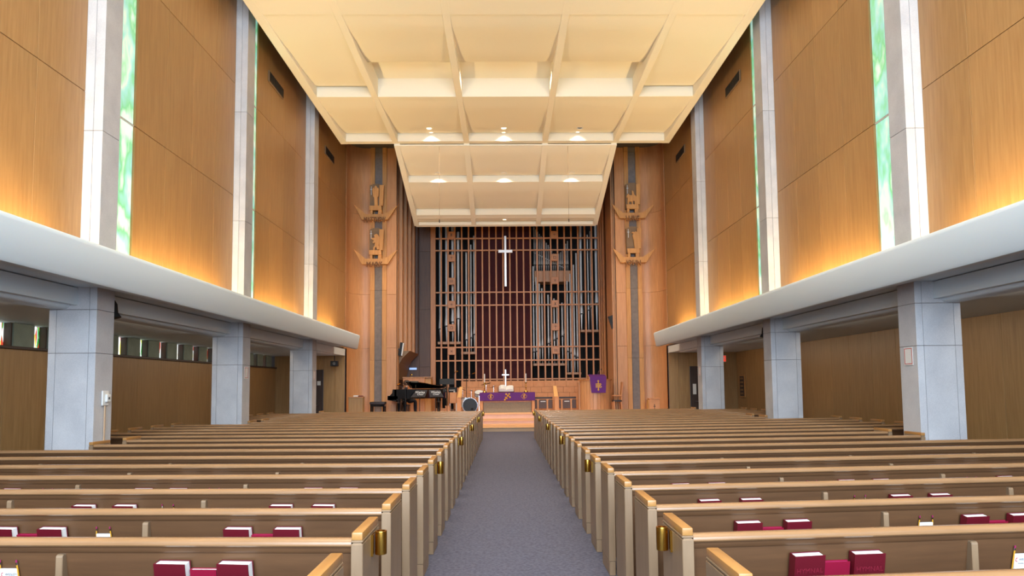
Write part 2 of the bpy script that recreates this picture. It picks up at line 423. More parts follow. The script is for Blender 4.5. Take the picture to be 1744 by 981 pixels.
# sloping chancel ceiling
sl = lambda y: 9.30 - .2877 * (y - 22.0)
cc = struct('ceiling_chancel', prism(B(), [(22.1, sl(22.1) + .5), (27.04, sl(27.04) + .5), (27.04, sl(27.04) + .56), (22.1, sl(22.1) + .56)], 'x', -3.55, 3.55), 'ceil', 'cream acoustic ceiling sloping down over the chancel', 'ceiling')
for x in (-3.47, -1.25, 1.25, 3.47):
    hw_ = .09
    obj('rib', prism(B(), [(22.05, sl(22.05)), (27.06, sl(27.06)), (27.06, sl(27.06) + .52), (22.05, sl(22.05) + .52)], 'x', x - hw_, x + hw_), 'ceil', cc)
for a, b in ((22.08, 24.05), (24.25, 26.22), (26.42, 26.95)):
    for x0, x1 in ((-3.44, -1.2), (-1.3, 1.3), (1.2, 3.44)):
        rowpanel(x0, x1, a, b, sl, .20 if b < 26.9 else .10, cc)
    obj('cross_beam', prism(B(), [(b + .06, sl(b + .06) + .01), (b + .2, sl(b + .2) + .01), (b + .2, sl(b) + .5), (b + .06, sl(b) + .5)], 'x', -3.5, 3.5), 'ceil', cc)

# recessed downlights: trim ring, glowing lens and the lamp itself
def downlight(x, y, z, label, lit=True, power=70, tilt=0):
    t = thing('downlight', label, 'light', (x, y, z), group='downlights in the chancel ceiling')
    obj('trim_ring', lathe(B(), [(.10, .03), (.105, -.006), (.085, -.012), (.07, .0), (.07, .03)], 18, closed=True), 'white', t, smooth=True)
    obj('lens', lathe(B(), [(.069, .012), (.069, .004)], 18), 'bulb' if lit else 'matte', t)
    if lit:
        l = bpy.data.lights.new('downlight_lamp', 'SPOT'); l.energy = power; l.color = (1, .87, .71); l.spot_size = R_(115); l.spot_blend = .8
        l.shadow_soft_size = .06
        o = bpy.data.objects.new('downlight_lamp', l); COL.objects.link(o); o.parent = t; o.location = (0, 0, -.06); o.rotation_euler = (tilt, 0, 0)
CP = ('over the piano', 'over the centre aisle line', 'over the pulpit')
for i, x in enumerate((-2.35, -.06, 2.28)):
    downlight(x, 21.15, 9.515, ('glowing' if i < 2 else 'dark unlit') + ' recessed downlight %s at the nave ceiling edge' % CP[i], i < 2, 330, R_(18))
    downlight(x, 22.0 + 1.88, sl(23.88) + .185, 'small recessed downlight %s grazing the upper chancel ceiling step' % CP[i], True, 240, R_(12))
    downlight(x, 21.70, 9.598, 'small recessed downlight %s grazing the edge beam of the nave ceiling' % CP[i], True, 220, R_(8))
downlight(-.06, 26.72, sl(26.72) + .045, 'single recessed downlight in the lowest edge of the chancel ceiling', True, 90, R_(10))

# ------------------------------------------------------------------ chancel walls
def arcpts(cx, cy, r, a0, a1, n):
    return [(cx + r * math.cos(R_(a0 + (a1 - a0) * i / n)), cy + r * math.sin(R_(a0 + (a1 - a0) * i / n))) for i in range(n + 1)]
for s in (-1, 1):
    R0 = .60
    arc = arcpts(-5.75 + R0, 25.5, R0, 180, 90, 12)          # plan: side wall turning into the front wall
    fw = struct('wall_front_' + SN[s], bx(B(), s * 4.10, s * 5.75, 26.18, 26.3, 0, 10.6), 'joint', 'curved oak wall flanking the chancel on the %s side' % SIDE[s])
    for z0, z1 in ((0, 3.05), (3.05, 5.05), (5.05, 8.06), (8.06, 10.6)):
        outer = arcpts(-5.75 + R0, 25.5, R0 + .05, 180, 90, 12)
        obj('curved_panel', prism(B(), [(-s * x, y) for x, y in arc + outer[::-1]], 'z', z0 + .003, z1 - .003), 'chancel', fw, smooth=True)
        obj('wood_panel', cb(s * 4.10, s * 4.46, 26.08, 26.19, z0 + .003, z1 - .003, .003), 'chancel', fw)
    for z0, z1 in ((0, 3.05), (3.05, 5.05), (5.05, 8.06), (8.06, 10.6)):
        obj('wood_panel', cb(s * 5.75, s * 5.83, 25.11, 25.5, z0 + .003, z1 - .003, .003), 'chancel', fw)
        obj('wood_panel', cb(s * 5.02, s * 5.15, 26.1, 26.19, z0 + .003, z1 - .003, .003), 'chancel', fw)
    for x0, x1, m, yf in ((4.46, 4.62, 'emblem', 26.02), (4.62, 4.90, 'stonestrip', 26.06), (4.90, 5.06, 'emblem', 26.02)):
        z = 0
        while z < 10.5:
            h = 2.6
            obj('stone_strip' if m == 'stonestrip' else 'wood_strip', cb(s * x0, s * x1, yf, 26.19, z + .002, min(z + h, 10.6) - .002, .004), m, fw)
            z += h
    # side return and the stepped fins of the organ bay
    sd = struct('wall_chancel_' + SN[s], bx(B(), s * 4.42, s * 4.5, 26.3, 30.2, 0, 10.6), 'chancel_dark', 'side wall of the organ bay, shade put into its dark colour, on the %s side' % SIDE[s])
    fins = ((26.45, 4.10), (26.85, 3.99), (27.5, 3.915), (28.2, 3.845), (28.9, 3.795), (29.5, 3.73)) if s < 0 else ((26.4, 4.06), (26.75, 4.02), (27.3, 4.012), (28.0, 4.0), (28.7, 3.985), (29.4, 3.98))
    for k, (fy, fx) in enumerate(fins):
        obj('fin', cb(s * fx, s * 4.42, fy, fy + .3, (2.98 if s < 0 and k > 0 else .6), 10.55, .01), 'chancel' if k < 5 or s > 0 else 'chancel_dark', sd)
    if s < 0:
        obj('fin_soffit', prism(B(), [(-3.70, 2.98), (-3.80, 2.88), (-3.98, 2.70), (-4.12, 2.45), (-4.2, 2.1), (-4.24, 1.9), (-4.42, 1.9), (-4.42, 2.98)], 'y', 26.8, 29.6), 'plate', sd, smooth=True)  # darker wood stands in for the shade under the fins
    else:
        obj('wood_panel', cb(4.0, 4.42, 26.5, 29.9, .6, 10.5), 'chancel', sd)
# back wall beside the organ screen with shade put into its colour, the chamber behind it
cbk = struct('wall_chancel_back', bx(B(), -4.5, -3.25, 30.0, 30.15, .6, 10.6), 'chancel_dark', 'wall beside the organ screen behind the piano, shade put into its dark colour')
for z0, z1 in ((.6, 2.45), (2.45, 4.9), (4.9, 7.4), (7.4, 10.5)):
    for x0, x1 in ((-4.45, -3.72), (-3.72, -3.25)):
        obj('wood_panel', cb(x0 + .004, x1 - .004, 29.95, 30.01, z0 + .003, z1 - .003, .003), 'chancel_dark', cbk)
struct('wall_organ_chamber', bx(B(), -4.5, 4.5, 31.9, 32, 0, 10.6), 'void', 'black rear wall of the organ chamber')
struct('wall_organ_cloth', bx(B(), -1.29, 1.06, 30.25, 30.30, .6, 9.2), 'maroon', 'maroon cloth hung behind the middle of the organ screen')

# salmon block dado in front of the screen
dd = struct('wall_dado', bx(B(), -1.90, 4.10, 29.66, 29.85, .6, 1.80), 'joint', 'low salmon masonry wall below the organ screen')
zr = (.60, .98, 1.32, 1.56, 1.83)
for r in range(4):
    x = -2.25 + (0 if r < 3 else .32); i = 0
    while x < 4.05:
        wd = .46 if i else .46 - (.2 if r % 2 else 0)
        obj('block', cb(x + .003, min(x + wd, 4.1) - .003, 29.60 - .006 * ((i + r) % 3 == 0), 29.68, zr[r] + .003, zr[r + 1] - .003, .004), 'wallblock', dd)
        x += wd; i += 1

# ================================================================== ORGAN
PIPES = [(-2.881, 9.04, 4.1, 3.56, .051), (-2.613, 9.04, 4.22, 3.56, .057), (-2.346, 9.04, 4.4, 3.55, .057), (-2.104, 8.38, 4.54, 3.55, .057),
         (-1.749, 7.47, 3.62, 3.11, .038), (-1.546, 7.81, 3.7, 3.11, .031), (-1.406, 8.2, 3.85, 3.11, .038),
         (1.178, 6.83, 3.06, 2.58, .033), (1.298, 6.36, 3.09, 2.58, .033), (1.433, 6.07, 3.24, 2.58, .033), (1.548, 5.86, 3.31, 2.58, .033),
         (1.817, 5.58, 3.42, 2.58, .033), (1.934, 5.47, 3.48, 2.58, .033), (2.072, 5.41, 3.57, 2.58, .033), (2.2, 5.34, 3.64, 2.58, .033),
         (2.422, 5.22, 3.74, 2.58, .033), (2.532, 5.2, 3.82, 2.58, .033), (2.654, 6.17, 3.07, 2.18, .033), (2.792, 6.5, 3.0, 2.18, .033),
         (2.948, 6.89, 2.87, 2.18, .033), (3.073, 7.41, 2.81, 2.18, .033), (3.272, 8.96, 4.71, 4.02, .051), (3.581, 8.22, 4.87, 4.02, .028),
         (3.721, 8.38, 4.97, 4.02, .043), (3.94, 8.95, 5.17, 4.02, .051)]
org = thing('pipe_organ', 'pipe organ with ranks of silver pipes behind the wooden lattice', 'organ', (0, 30.6, .6))
def pipe(x, y, zt, zm, zb, r, n=14):
    p = obj('pipe', lathe(B(), [(.3 * r, zb), (.95 * r, zm - .03), (1.0 * r, zm), (1.5 * r, zm + .02), (1.45 * r, zm + .1 + r), (1.0 * r, zm + .14 + 6 * r), (r, zt), (.8 * r, zt), (.8 * r, zt - .05)], n),
            'silver', org, (x, y - 30.6, -.6), smooth=True)
    obj('pipe_mouth', cb(-1.1 * r, 1.1 * r, -1.52 * r, -1.0 * r, zm - .012, zm + .035, .003), 'matte', p)
for x, zt, zm, zb, r in PIPES: pipe(x, 30.6, zt, zm, zb, r)
for i in range(20):          # the small rank on the upper chest
    x = 1.252 + i * .0782
    zt = 8.66 - .1 * i if i < 11 else (7.47 if i < 15 else 7.53 + .127 * (i - 15))
    pipe(x, 31.0, zt, 6.95, 6.66, .021, 8)
obj('pipe_brace', tube(B(), [(1.22, .32, 6.92), (2.62, .32, 6.18)], .018), 'white_metal', org)
for x0, x1, z0, z1, y0, y1 in ((-2.99, -2.0, 3.44, 3.55, -.15, .5), (-1.98, -1.3, 3.0, 3.105, -.15, .5), (1.14, 2.59, 2.47, 2.575, -.15, .5),
                               (2.60, 3.21, 2.08, 2.175, -.15, .5), (3.21, 4.09, 3.92, 4.015, -.15, .5), (1.24, 2.82, 6.15, 6.64, .0, .9)):
    obj('wind_chest', cb(x0, x1, y0, y1, z0 - .6, z1 - .6), 'chancel', org)
    obj('chest_leg', cb(x0 + .04, x0 + .1, .2, .26, 0, z0 - .6, 0), 'void', org); obj('chest_leg', cb(x1 - .1, x1 - .04, .2, .26, 0, z0 - .6, 0), 'void', org)

scr = thing('organ_screen', 'tall oak lattice screen of slender mullions before the organ', 'screen', (0, 30, .6))
obj('side_post', cb(-3.24, -3.03, -.08, .10, 0, 9.4), 'screen', scr)
mm = mesh('mullion', cb(-.033, .033, -.06, .07, 0, 9.4, .004), 'screen'); mm2 = mesh('mullion', cb(-.033, .033, -.06, .07, 1.2, 9.4, .004), 'screen')
for k in range(24):
    link('mullion', mm if k < 3 else mm2, scr, (-2.788 + .2942 * k, 0, 0))
for z in (8.95, 7.955, 7.437, 5.621, 5.067, 3.268, 2.701, 1.90):
    obj('rail', cb(-3.03 if z > 2 else -2.2, 4.02, -.05, .05, z - .63, z - .57, .004), 'screen', scr)
SYM = [[(-.05, -.06, .05, .06), (.05, -.06, -.05, .06), (0, -.07, 0, .07)], [(0, -.08, 0, .08), (-.05, .03, .05, .03)], [(-.05, -.06, -.05, .06), (0, -.06, 0, .06), (.05, -.06, .05, .06)],
       [(-.06, 0, .06, 0), (0, -.06, 0, .06)], [(-.05, -.05, .05, -.05), (-.05, -.05, -.05, .05), (.05, -.05, .05, .05), (-.05, .05, .05, .05)], [(-.05, -.05, .05, .05), (-.05, .05, .05, -.05)]]
for c in (-2.345, 2.083):
    for i in range(6):
        bk = obj('emblem_block', cb(c - .165, c + .165, -.10, -.02, -.152, .152, .01), 'screen', scr, (0, 0, 8.10 - .6 - .999 * i))
        bm = B()
        for x0, z0, x1, z1 in SYM[(i + (3 if c > 0 else 0)) % 6]:
            tube(bm, [(c + x0, -.105, z0), (c + x1, -.105, z1)], .008, 6)
        obj('carved_symbol', bm, 'chancel_dark', bk)

# hanging cross and microphone wires
t = thing('hanging_cross', 'tall slender white metal cross hanging before the organ screen', 'cross', (-.035, 28.5, 5.655))
obj('upright', cb(-.045, .045, -.03, .03, 0, 2.085, .01), 'white_metal', t)
obj('crossbar', cb(-.29, .29, -.034, .034, 1.39, 1.51, .01), 'white_metal', t)
obj('suspension_wire', tube(B(), [(0, 0, 2.08), (0, 0, 4.94)], .004, 5), 'grey', t)
for x, nm in ((-2.13, 'piano'), (1.99, 'pulpit')):
    t = thing('hanging_microphone', 'thin black wire with small microphone hanging from ceiling edge on the %s side' % nm, 'microphone', (x, 22.13, 6.9), group='hanging microphones')
    obj('wire', tube(B(), [(0, 0, 0), (0, 0, 2.42)], .005, 5), 'plate', t)
    obj('capsule', lathe(B(), [(.006, .02), (.014, .0), (.014, -.08), (.006, -.09)], 8), 'matte', t)

# ================================================================== WALL EMBLEMS
LET = {}
def emblem(cx, z, word, kind, label):
    t = thing('wall_emblem', label, 'emblem', (cx * .992, 25.78, z), group='carved emblems on the chancel walls')
    obj('bowl', prism(B(), [(-.80, .54), (-.50, -.02), (.45, -.02), (.80, .50), (.33, .18), (-.36, .18)], 'y', -.10, -.02), 'emblem', t)
    obj('bowl_bracket', cb(-.3, .3, -.03, .26, .0, .14), 'emblem', t)
    obj('back_board', prism(B(), [(-.24, .36), (.2, .36), (.2, 1.30), (.1, 1.34), (-.1, 1.34), (-.24, 1.28)], 'y', .0, .27), 'plate', t)
    obj('shelf', prism(B(), [(-.22, .33), (.22, .33), (.20, .50), (-.24, .50)], 'y', -.10, 0), 'emblem', t)
    obj('slab', prism(B(), [(.13, .50), (.26, .50), (.30, 1.27), (.14, 1.27)], 'y', -.09, 0), 'emblem', t)
    obj('slab_foot', cb(.08, .21, -.05, .25, .15, .34), 'emblem', t); obj('slab_foot', cb(-.21, -.12, -.05, .25, .15, .34), 'emblem', t)
    cr = obj('small_cross', bx(B(), -.186, -.168, -.03, -.015, .92, 1.24), 'white_metal', t)
    obj('cross_arm', bx(B(), -.215, -.14, -.032, -.014, 1.12, 1.14), 'white_metal', cr)
    P = {'man': [(-.04, .5), (.08, .5), (.07, .82), (.11, .86), (.12, 1.10), (.09, 1.18), (.05, 1.13), (.06, 1.18), (.02, 1.24), (-.03, 1.23), (-.05, 1.17), (-.04, 1.13), (-.09, 1.17), (-.12, 1.08), (-.09, .84), (-.05, .80)],
         'lion': [(-.08, .5), (-.02, .5), (-.02, .56), (.02, .62), (.06, .52), (.14, .52), (.12, .66), (.15, .95), (.10, 1.06), (.04, 1.10), (-.03, 1.07), (-.06, 1.02), (-.02, .97), (-.10, .94), (-.15, .98), (-.16, .92), (-.06, .86), (-.11, .78), (-.07, .74), (-.01, .78), (-.02, .68), (-.08, .6)],
         'ox': [(-.20, .5), (-.15, .5), (-.14, .60), (-.05, .60), (-.04, .5), (0, .5), (.0, .62), (.06, .62), (.07, .5), (.12, .5), (.14, .78), (.06, .86), (.03, .98), (-.03, 1.02), (-.03, .84), (-.12, .84), (-.16, .9), (-.2, .86), (-.24, .78), (-.19, .74)],
         'eagle': [(.04, .5), (.14, .5), (.14, 1.10), (.08, 1.14), (.02, 1.10), (-.02, 1.13), (-.07, 1.09), (-.01, 1.05), (-.04, .98), (0, .80), (.02, .62)]}[kind]
    obj('figure', prism(B(), P, 'y', -.12, -.03), 'emblem', t)
    lm = textmesh(word, .27, .045, 'letter'); lm.transform(Matrix.Diagonal((.60 if len(word) > 4 else .82, 1, 1, 1)))
    link('lettering', lm, t, (-.03, -.15, -.05), UP)
emblem(-4.845, 7.80, 'MATTHEW', 'man', 'carved oak emblem of a standing winged man over bowl, upper one behind the piano')
emblem(-4.845, 6.14, 'MARK', 'lion', 'carved oak emblem of a rearing lion over bowl, lower one behind the piano')
emblem(4.75, 7.80, 'LUKE', 'ox', 'carved oak emblem of a winged ox over bowl, upper one beside the pulpit')
emblem(4.75, 6.14, 'JOHN', 'eagle', 'carved oak emblem of a perched eagle over bowl, lower one beside the pulpit')

# ================================================================== CHANCEL FURNITURE
PZ = .6
al = thing('altar', 'oak altar table with grey woven front panel at the head of the aisle', 'altar', (-.01, 26.75, PZ))
obj('table_top', cb(-1.03, 1.03, -.33, .45, .715, .76, .008), 'screen', al)
for x in (-.97, .97):
    obj('leg', cb(x - .055, x + .055, -.30, -.19, 0, .715), 'wallblock', al); obj('leg', cb(x - .055, x + .055, .3, .41, 0, .715), 'wallblock', al)
obj('front_panel', cb(-.90, .90, -.16, -.13, .02, .40), 'cloth', al)
obj('apron', cb(-.91, .91, -.17, -.12, .40, .70), 'screen', al)
obj('plinth', cb(-1.05, 1.05, -.36, .45, -.004, .02), 'nosing', al)
pc = thing('altar_cloth', 'purple altar frontal with gold embroidered crosses on the altar', 'cloth', (-.01, 26.75, PZ + .76))
obj('cloth', prism(B(), [(-.345, -.29), (-.340, -.295), (-.332, -.29), (-.332, .001), (.46, .001), (.46, -.2), (.47, -.2), (.47, .009), (-.345, .009)], 'x', -1.035, 1.035), 'purple', pc)
def ring(bm, cx, cz, y, r, w, n=16, quat=False):
    pts = [(cx + (r + (.012 * math.cos(4 * 2 * PI * i / n) if quat else 0)) * math.cos(2 * PI * i / n), y, cz + (r + (.012 * math.cos(4 * 2 * PI * i / n) if quat else 0)) * math.sin(2 * PI * i / n)) for i in range(n + 1)]
    tube(bm, pts, w, 6); return bm
for x in (-.62, .62):
    bm = ring(B(), x, -.14, -.348, .095, .007, 24, True)
    tube(bm, [(x, -.35, -.22), (x, -.35, -.055)], .012, 6)
    for a in (45, 135): tube(bm, [(x - .06 * math.cos(R_(a)), -.35, -.14 - .06 * math.sin(R_(a))), (x + .06 * math.cos(R_(a)), -.35, -.14 + .06 * math.sin(R_(a)))], .010, 6)
    ring(bm, x + .02, -.095, -.352, .025, .008, 10)
    obj('embroidery', bm, 'gold', pc)
bm = B(); ca, sa = math.cos(R_(-38)), math.sin(R_(-38))
rp = lambda x, z: (x * ca - z * sa, -.35, -.14 + x * sa + z * ca)
tube(bm, [rp(0, -.15), rp(0, .12)], .018, 6); tube(bm, [rp(-.09, .04), rp(.09, .04)], .018, 6); tube(bm, [rp(-.06, -.07), rp(.06, -.07)], .022, 6)
for q in ((0, -.15), (0, .12), (-.09, .04), (.09, .04)):
    for dx, dz in ((-.018, 0), (.018, 0), (0, .018), (0, -.018)):
        x, y, z = rp(q[0] + dx, q[1] + dz); tube(bm, [(x, -.352, z), (x, -.346, z)], .018, 8)
obj('embroidery', bm, 'gold', pc)
AT = PZ + .771
bb = thing('open_bible', 'large open bible lying on the altar before the small cross', 'book', (-.05, 26.62, AT))
pr = [(-.28, .02), (-.27, .10), (-.2, .145), (-.1, .15), (-.02, .11), (0, .07), (.02, .10), (.12, .125), (.22, .12), (.27, .10), (.28, .02), (0, .015)]
tilt = Matrix.Rotation(R_(24), 4, 'X')
obj('pages', tf(prism(B(), pr, 'y', -.17, .17), tilt), 'paper', bb, (0, 0, .085))
obj('cover', tf(bx(B(), -.30, .30, -.19, .19, 0, .015), tilt), 'hymnal', bb, (0, 0, .085))
obj('book_rest', prism(B(), [(-.15, 0), (.17, 0), (.17, .165), (-.15, .022)], 'x', -.2, .2), 'screen', bb)
ac = thing('altar_cross', 'small polished silver cross standing on the altar', 'cross', (-.07, 26.95, AT))
obj('base', cb(-.1, .1, -.08, .08, 0, .05), 'chrome', ac)
obj('upright', cb(-.026, .026, -.018, .018, .05, .87, .006), 'white_metal', ac)
obj('crossbar', cb(-.14, .14, -.019, .019, .64, .69, .006), 'white_metal', ac)
for x, nm in ((-.87, 'drum kit'), (.70, 'pulpit')):
    k = thing('candlestick', 'brass candlestick with tall white candle at the %s end of altar' % nm, 'candlestick', (x, 26.85, AT), group='altar candlesticks')
    obj('foot', lathe(B(), [(.085, 0), (.08, .02), (.03, .06), (.018, .10)], 14), 'brass', k, smooth=True)
    obj('stem', lathe(B(), [(.016, .09), (.014, .18), (.028, .20), (.014, .22), (.014, .33), (.05, .36), (.05, .375), (.02, .385)], 12), 'brass', k, smooth=True)
    obj('candle', lathe(B(), [(.02, .37), (.019, .70), (.006, .712)], 10), 'paper', k, smooth=True)

# pulpit with antependium
pu = thing('pulpit', 'oak pulpit with fluted front boards beside the chancel wall', 'pulpit', (3.28, 26.35, PZ))
for i in range(14):
    a0, a1 = 180 + i * 180 / 14, 180 + (i + 1) * 180 / 14
    pts = [(.58 * math.cos(R_(a0 + .4)), .42 * math.sin(R_(a0 + .4))), (.58 * math.cos(R_(a1 - .4)), .42 * math.sin(R_(a1 - .4))), (.53 * math.cos(R_(a1 - .4)), .38 * math.sin(R_(a1 - .4))), (.53 * math.cos(R_(a0 + .4)), .38 * math.sin(R_(a0 + .4)))]
    obj('board', prism(B(), pts, 'z', 0, 1.19), 'chancel', pu)
obj('body', prism(B(), [(.54 * math.cos(R_(180 + i * 15)), .39 * math.sin(R_(180 + i * 15))) for i in range(13)] + [(.54, .35), (-.54, .35)], 'z', 0, 1.18), 'chancel', pu)
obj('cap', prism(B(), [(.62 * math.cos(R_(180 + i * 15)), .46 * math.sin(R_(180 + i * 15))) for i in range(13)] + [(.62, .36), (-.62, .36)], 'z', 1.19, 1.23), 'screen', pu)
obj('desk', prism(B(), [(-.40, 1.23), (-.40, 1.31), (.2, 1.40), (.2, 1.23)], 'x', -.28, .28), 'chancel', pu)
obj('side_block', cb(-.62, -.50, .05, .36, 0, 1.10), 'chancel', pu)
an = thing('pulpit_antependium', 'purple cloth with gold cross and lettering hanging on the pulpit', 'cloth', (3.33, 25.86, PZ + 1.31))
obj('cloth', prism(B(), [(-.31, .012), (.30, .012), (.265, -.58), (-.255, -.58)], 'y', -.006, .006), 'purple', an)
obj('cloth_top', prism(B(), [(-.006, 0), (.02, .014), (.50, .10), (.50, .092), (.02, .004)], 'x', -.31, .30), 'purple', an)
bm = B(); tube(bm, [(0, -.012, -.47), (0, -.012, -.16)], [.02, .016], 6); tube(bm, [(-.10, -.012, -.25), (.10, -.012, -.25)], .014, 6)
for z in (-.47, -.15):
    for dx, dz in ((-.02, 0), (.02, 0), (0, .02), (0, -.02)): tube(bm, [(dx, -.014, z + dz), (dx, -.006, z + dz)], .016, 8)
obj('embroidered_cross', bm, 'gold', an)
for ch, x in (('I', -.085), ('H', .0), ('S', .085)):
    link('lettering', textmesh(ch, .19, .004, 'gold'), an, (x, -.010, -.34), UP)
mi = thing('gooseneck_microphone', 'slim silver gooseneck microphone rising from the pulpit', 'microphone', (3.36, 26.12, PZ + 1.385))
obj('gooseneck', tube(B(), [(0, 0, 0), (0, 0, .06), (.02, -.01, .12), (.06, -.03, .17), (.09, -.04, .19)], .010, 7), 'chrome', mi)
obj('head', tube(B(), [(.09, -.04, .19), (.13, -.05, .22)], [.016, .018], 8), 'matte', mi)
# high backed chair beside the pulpit
ch = thing('clergy_chair', 'high backed oak chair with dark seat squeezed between pulpit and wall', 'chair', (4.02, 25.85, PZ), R_(90))
obj('seat', cb(-.18, .18, -.14, .18, .40, .46), 'leather', ch)
obj('backrest', prism(B(), [(-.17, .0), (-.12, .0), (-.09, .42), (-.17, 1.12), (-.21, 1.12), (-.14, .42)], 'x', -.18, .18), 'screen', ch)
for x in (-.18, .18):
    obj('leg', cb(x - .025, x + .025, .13, .18, 0, .42), 'screen', ch)
    obj('armrest', cb(x - .03, x + .03, -.12, .16, .60, .64), 'screen', ch)

# choir stalls with slanted desk ends
for s, x in ((-1, -1.80), (1, 1.84)):
    e = thing('choir_desk_end', 'oak choir desk end with bright slanted top, on the %s side of altar' % ('drum kit' if s < 0 else 'pulpit'), 'desk', (x, 26.3, PZ), group='choir desk ends')
    obj('post', cb(-.09, .07, 0, .10, 0, .62), 'wallblock', e)
    obj('slanted_board', prism(B(), [(-.10 - s * .02, .60), (.06 - s * .02, .60), (.06 - s * .0 + (.08 if s < 0 else -.08), 1.0), (-.06 + (.08 if s < 0 else -.08), 1.0)], 'y', -.02, .12), 'brightoak', e)
for i, (x0, x1) in enumerate(((1.02, 1.75), (1.95, 2.68))):
    b = thing('choir_bench', 'dark backed choir bench with oak posts, %s' % ('next to the altar' if i == 0 else 'next to the pulpit'), 'bench', ((x0 + x1) / 2, 27.6, PZ), group='choir benches')
    h = (x1 - x0) / 2
    obj('top_rail', cb(-h, h, -.03, .05, .50, .57), 'leather', b)
    obj('backrest', cb(-h, h, .0, .03, .12, .47), 'chancel_dark', b)
    obj('seat', cb(-h, h, .03, .42, .30, .35), 'chancel_dark', b)
    for q in (-.55, .45):
        p = obj('post', prism(B(), [(-.03, 0), (.03, 0), (.03, .42), (.06, .5), (-.06, .5), (-.03, .42)], 'y', -.05, .03), 'wallblock', b, (q * h, 0, 0))
    obj('highlight_slip', cb(-.10, .10, -.02, -.005, .38, .41, 0), 'paper', b)  # pale slip standing in for the small highlights on the bench

# grand piano
pn = thing('grand_piano', 'black grand piano with raised lid below the chancel wall', 'piano', (-4.13, 24.72, PZ))
plan = [(.18, .0), (.75, 0), (1.0, .06), (1.2, .22), (1.38, .50), (1.58, .70), (1.8, .82), (1.88, .95), (1.88, 1.15), (1.78, 1.28), (1.6, 1.32), (.18, 1.32)]
obj('case', prism(B(), plan, 'z', .60, .93), 'black', pn)
obj('key_bed', cb(-.06, .30, 0, 1.32, .56, .70), 'black', pn)
obj('cheek', prism(B(), [(-.06, .56), (.25, .50), (.25, .93), (.12, .93), (.10, .80), (.02, .72), (-.06, .70)], 'y', 0, .07), 'black', pn)
obj('cheek', prism(B(), [(-.06, .56), (.25, .50), (.25, .93), (.12, .93), (.10, .80), (.02, .72), (-.06, .70)], 'y', 1.25, 1.32), 'black', pn)
obj('keys', cb(-.03, .12, .08, 1.24, .70, .725), 'paper', pn)
lid = obj('lid', tf(prism(B(), [(x, y - 1.32) for x, y in plan[1:-1]] + [(.62, 0)], 'z', 0, .025), Matrix.Rotation(R_(-10), 4, 'X')), 'black', pn, (0, 1.32, .94))
obj('lid_flap', tf(prism(B(), [(.55, -1.32), (1.0, -1.26), (.98, 0), (.55, 0)], 'z', .03, .05), Matrix.Rotation(R_(-10), 4, 'X')), 'black', lid)
obj('lid_prop', tube(B(), [(.9, .15, .93), (.9, .2, 1.12)], .01, 6), 'black', pn)
for x, y in ((.32, .12), (.32, 1.2), (1.62, 1.05)):
    lgm = obj('leg', lathe(B(), [(.05, .06), (.055, .1), (.075, .45), (.09, .5), (.09, .62)], 10), 'black', pn, (x, y, 0))
    obj('caster', lathe(B(), [(.03, 0), (.035, .03), (.02, .06)], 10), 'brass', lgm)
obj('pedal_lyre', cb(.42, .50, .55, .75, .05, .60), 'black', pn)
obj('music_desk', prism(B(), [(.36, .93), (.38, .93), (.46, 1.08), (.44, 1.08)], 'y', .35, 1.0), 'black', pn)
pb = thing('piano_bench', 'dark tufted leather piano bench in front of the grey wall strip', 'bench', (-4.60, 25.2, PZ))
obj('cushion', bev(bx(B(), -.27, .27, -.19, .19, .40, .50), .035, 3), 'leather', pb, smooth=True)
obj('frame', cb(-.25, .25, -.17, .17, .33, .40), 'black', pb)
for x in (-.22, .22):
    for y in (-.14, .14): obj('leg', cb(x - .03, x + .03, y - .03, y + .03, 0, .34), 'black', pb)

# organ console case with music lamp and lit board
oc = thing('organ_console', 'tall oak organ console case behind the grand piano', 'console', (-3.48, 27.45, PZ))
obj('case', cb(-.52, .32, -.35, .35, 0, 1.36, .01), 'screen', oc)
obj('side_wing', cb(.32, .55, -.30, .35, 0, 1.34, .01), 'emblem', oc)
obj('cornice', cb(-.54, .57, -.37, .36, 1.36, 1.39), 'chancel', oc)
lp = thing('console_lamp', 'little brass lamp on top of the organ console', 'lamp', (-3.75, 27.35, PZ + 1.39))
obj('base', lathe(B(), [(.05, 0), (.05, .015), (.012, .025)], 12), 'brass', lp)
obj('stem', tube(B(), [(0, 0, .02), (-.02, 0, .08), (.03, 0, .12)], .01, 6), 'brass', lp)
obj('shade', tf(lathe(B(), [(.02, .05), (.05, 0)], 12), Matrix.Translation((.05, 0, .07))), 'brass', lp)
sg = thing('hymn_board', 'small pale blue number board on the dark wall above the console', 'board', (-3.98, 29.93, 2.38))
obj('frame', cb(-.17, .17, -.03, .02, -.055, .055), 'grey', sg); obj('face', cb(-.155, .155, -.034, -.03, -.045, .045, 0), 'screenlit', sg)

# loudspeakers
sp = thing('wall_speaker', 'white column loudspeaker tilted on the wooden fins above the piano', 'speaker', (-3.98, 26.55, 2.78))
obj('cabinet', tf(bx(B(), -.1, .0, -.1, .1, 0, .5), Matrix.Rotation(R_(8), 4, 'Y')), 'matte', sp)
obj('grille', tf(bx(B(), .0, .04, -.09, .09, .01, .49), Matrix.Rotation(R_(8), 4, 'Y')), 'white', sp)
obj('bracket', bx(B(), -.14, -.05, .0, .06, .22, .28), 'grey', sp)
sp = thing('wall_speaker', 'dark wedge loudspeaker on the panelled wall above the pulpit', 'speaker', (3.98, 26.62, 3.70))
obj('cabinet', prism(B(), [(.04, 0), (.03, .55), (-.13, .50)], 'y', -.12, .12), 'matte', sp)
obj('grille', prism(B(), [(.02, .04), (-.11, .47), (-.12, .47), (.01, .03)], 'y', -.1, .1), 'grey', sp)

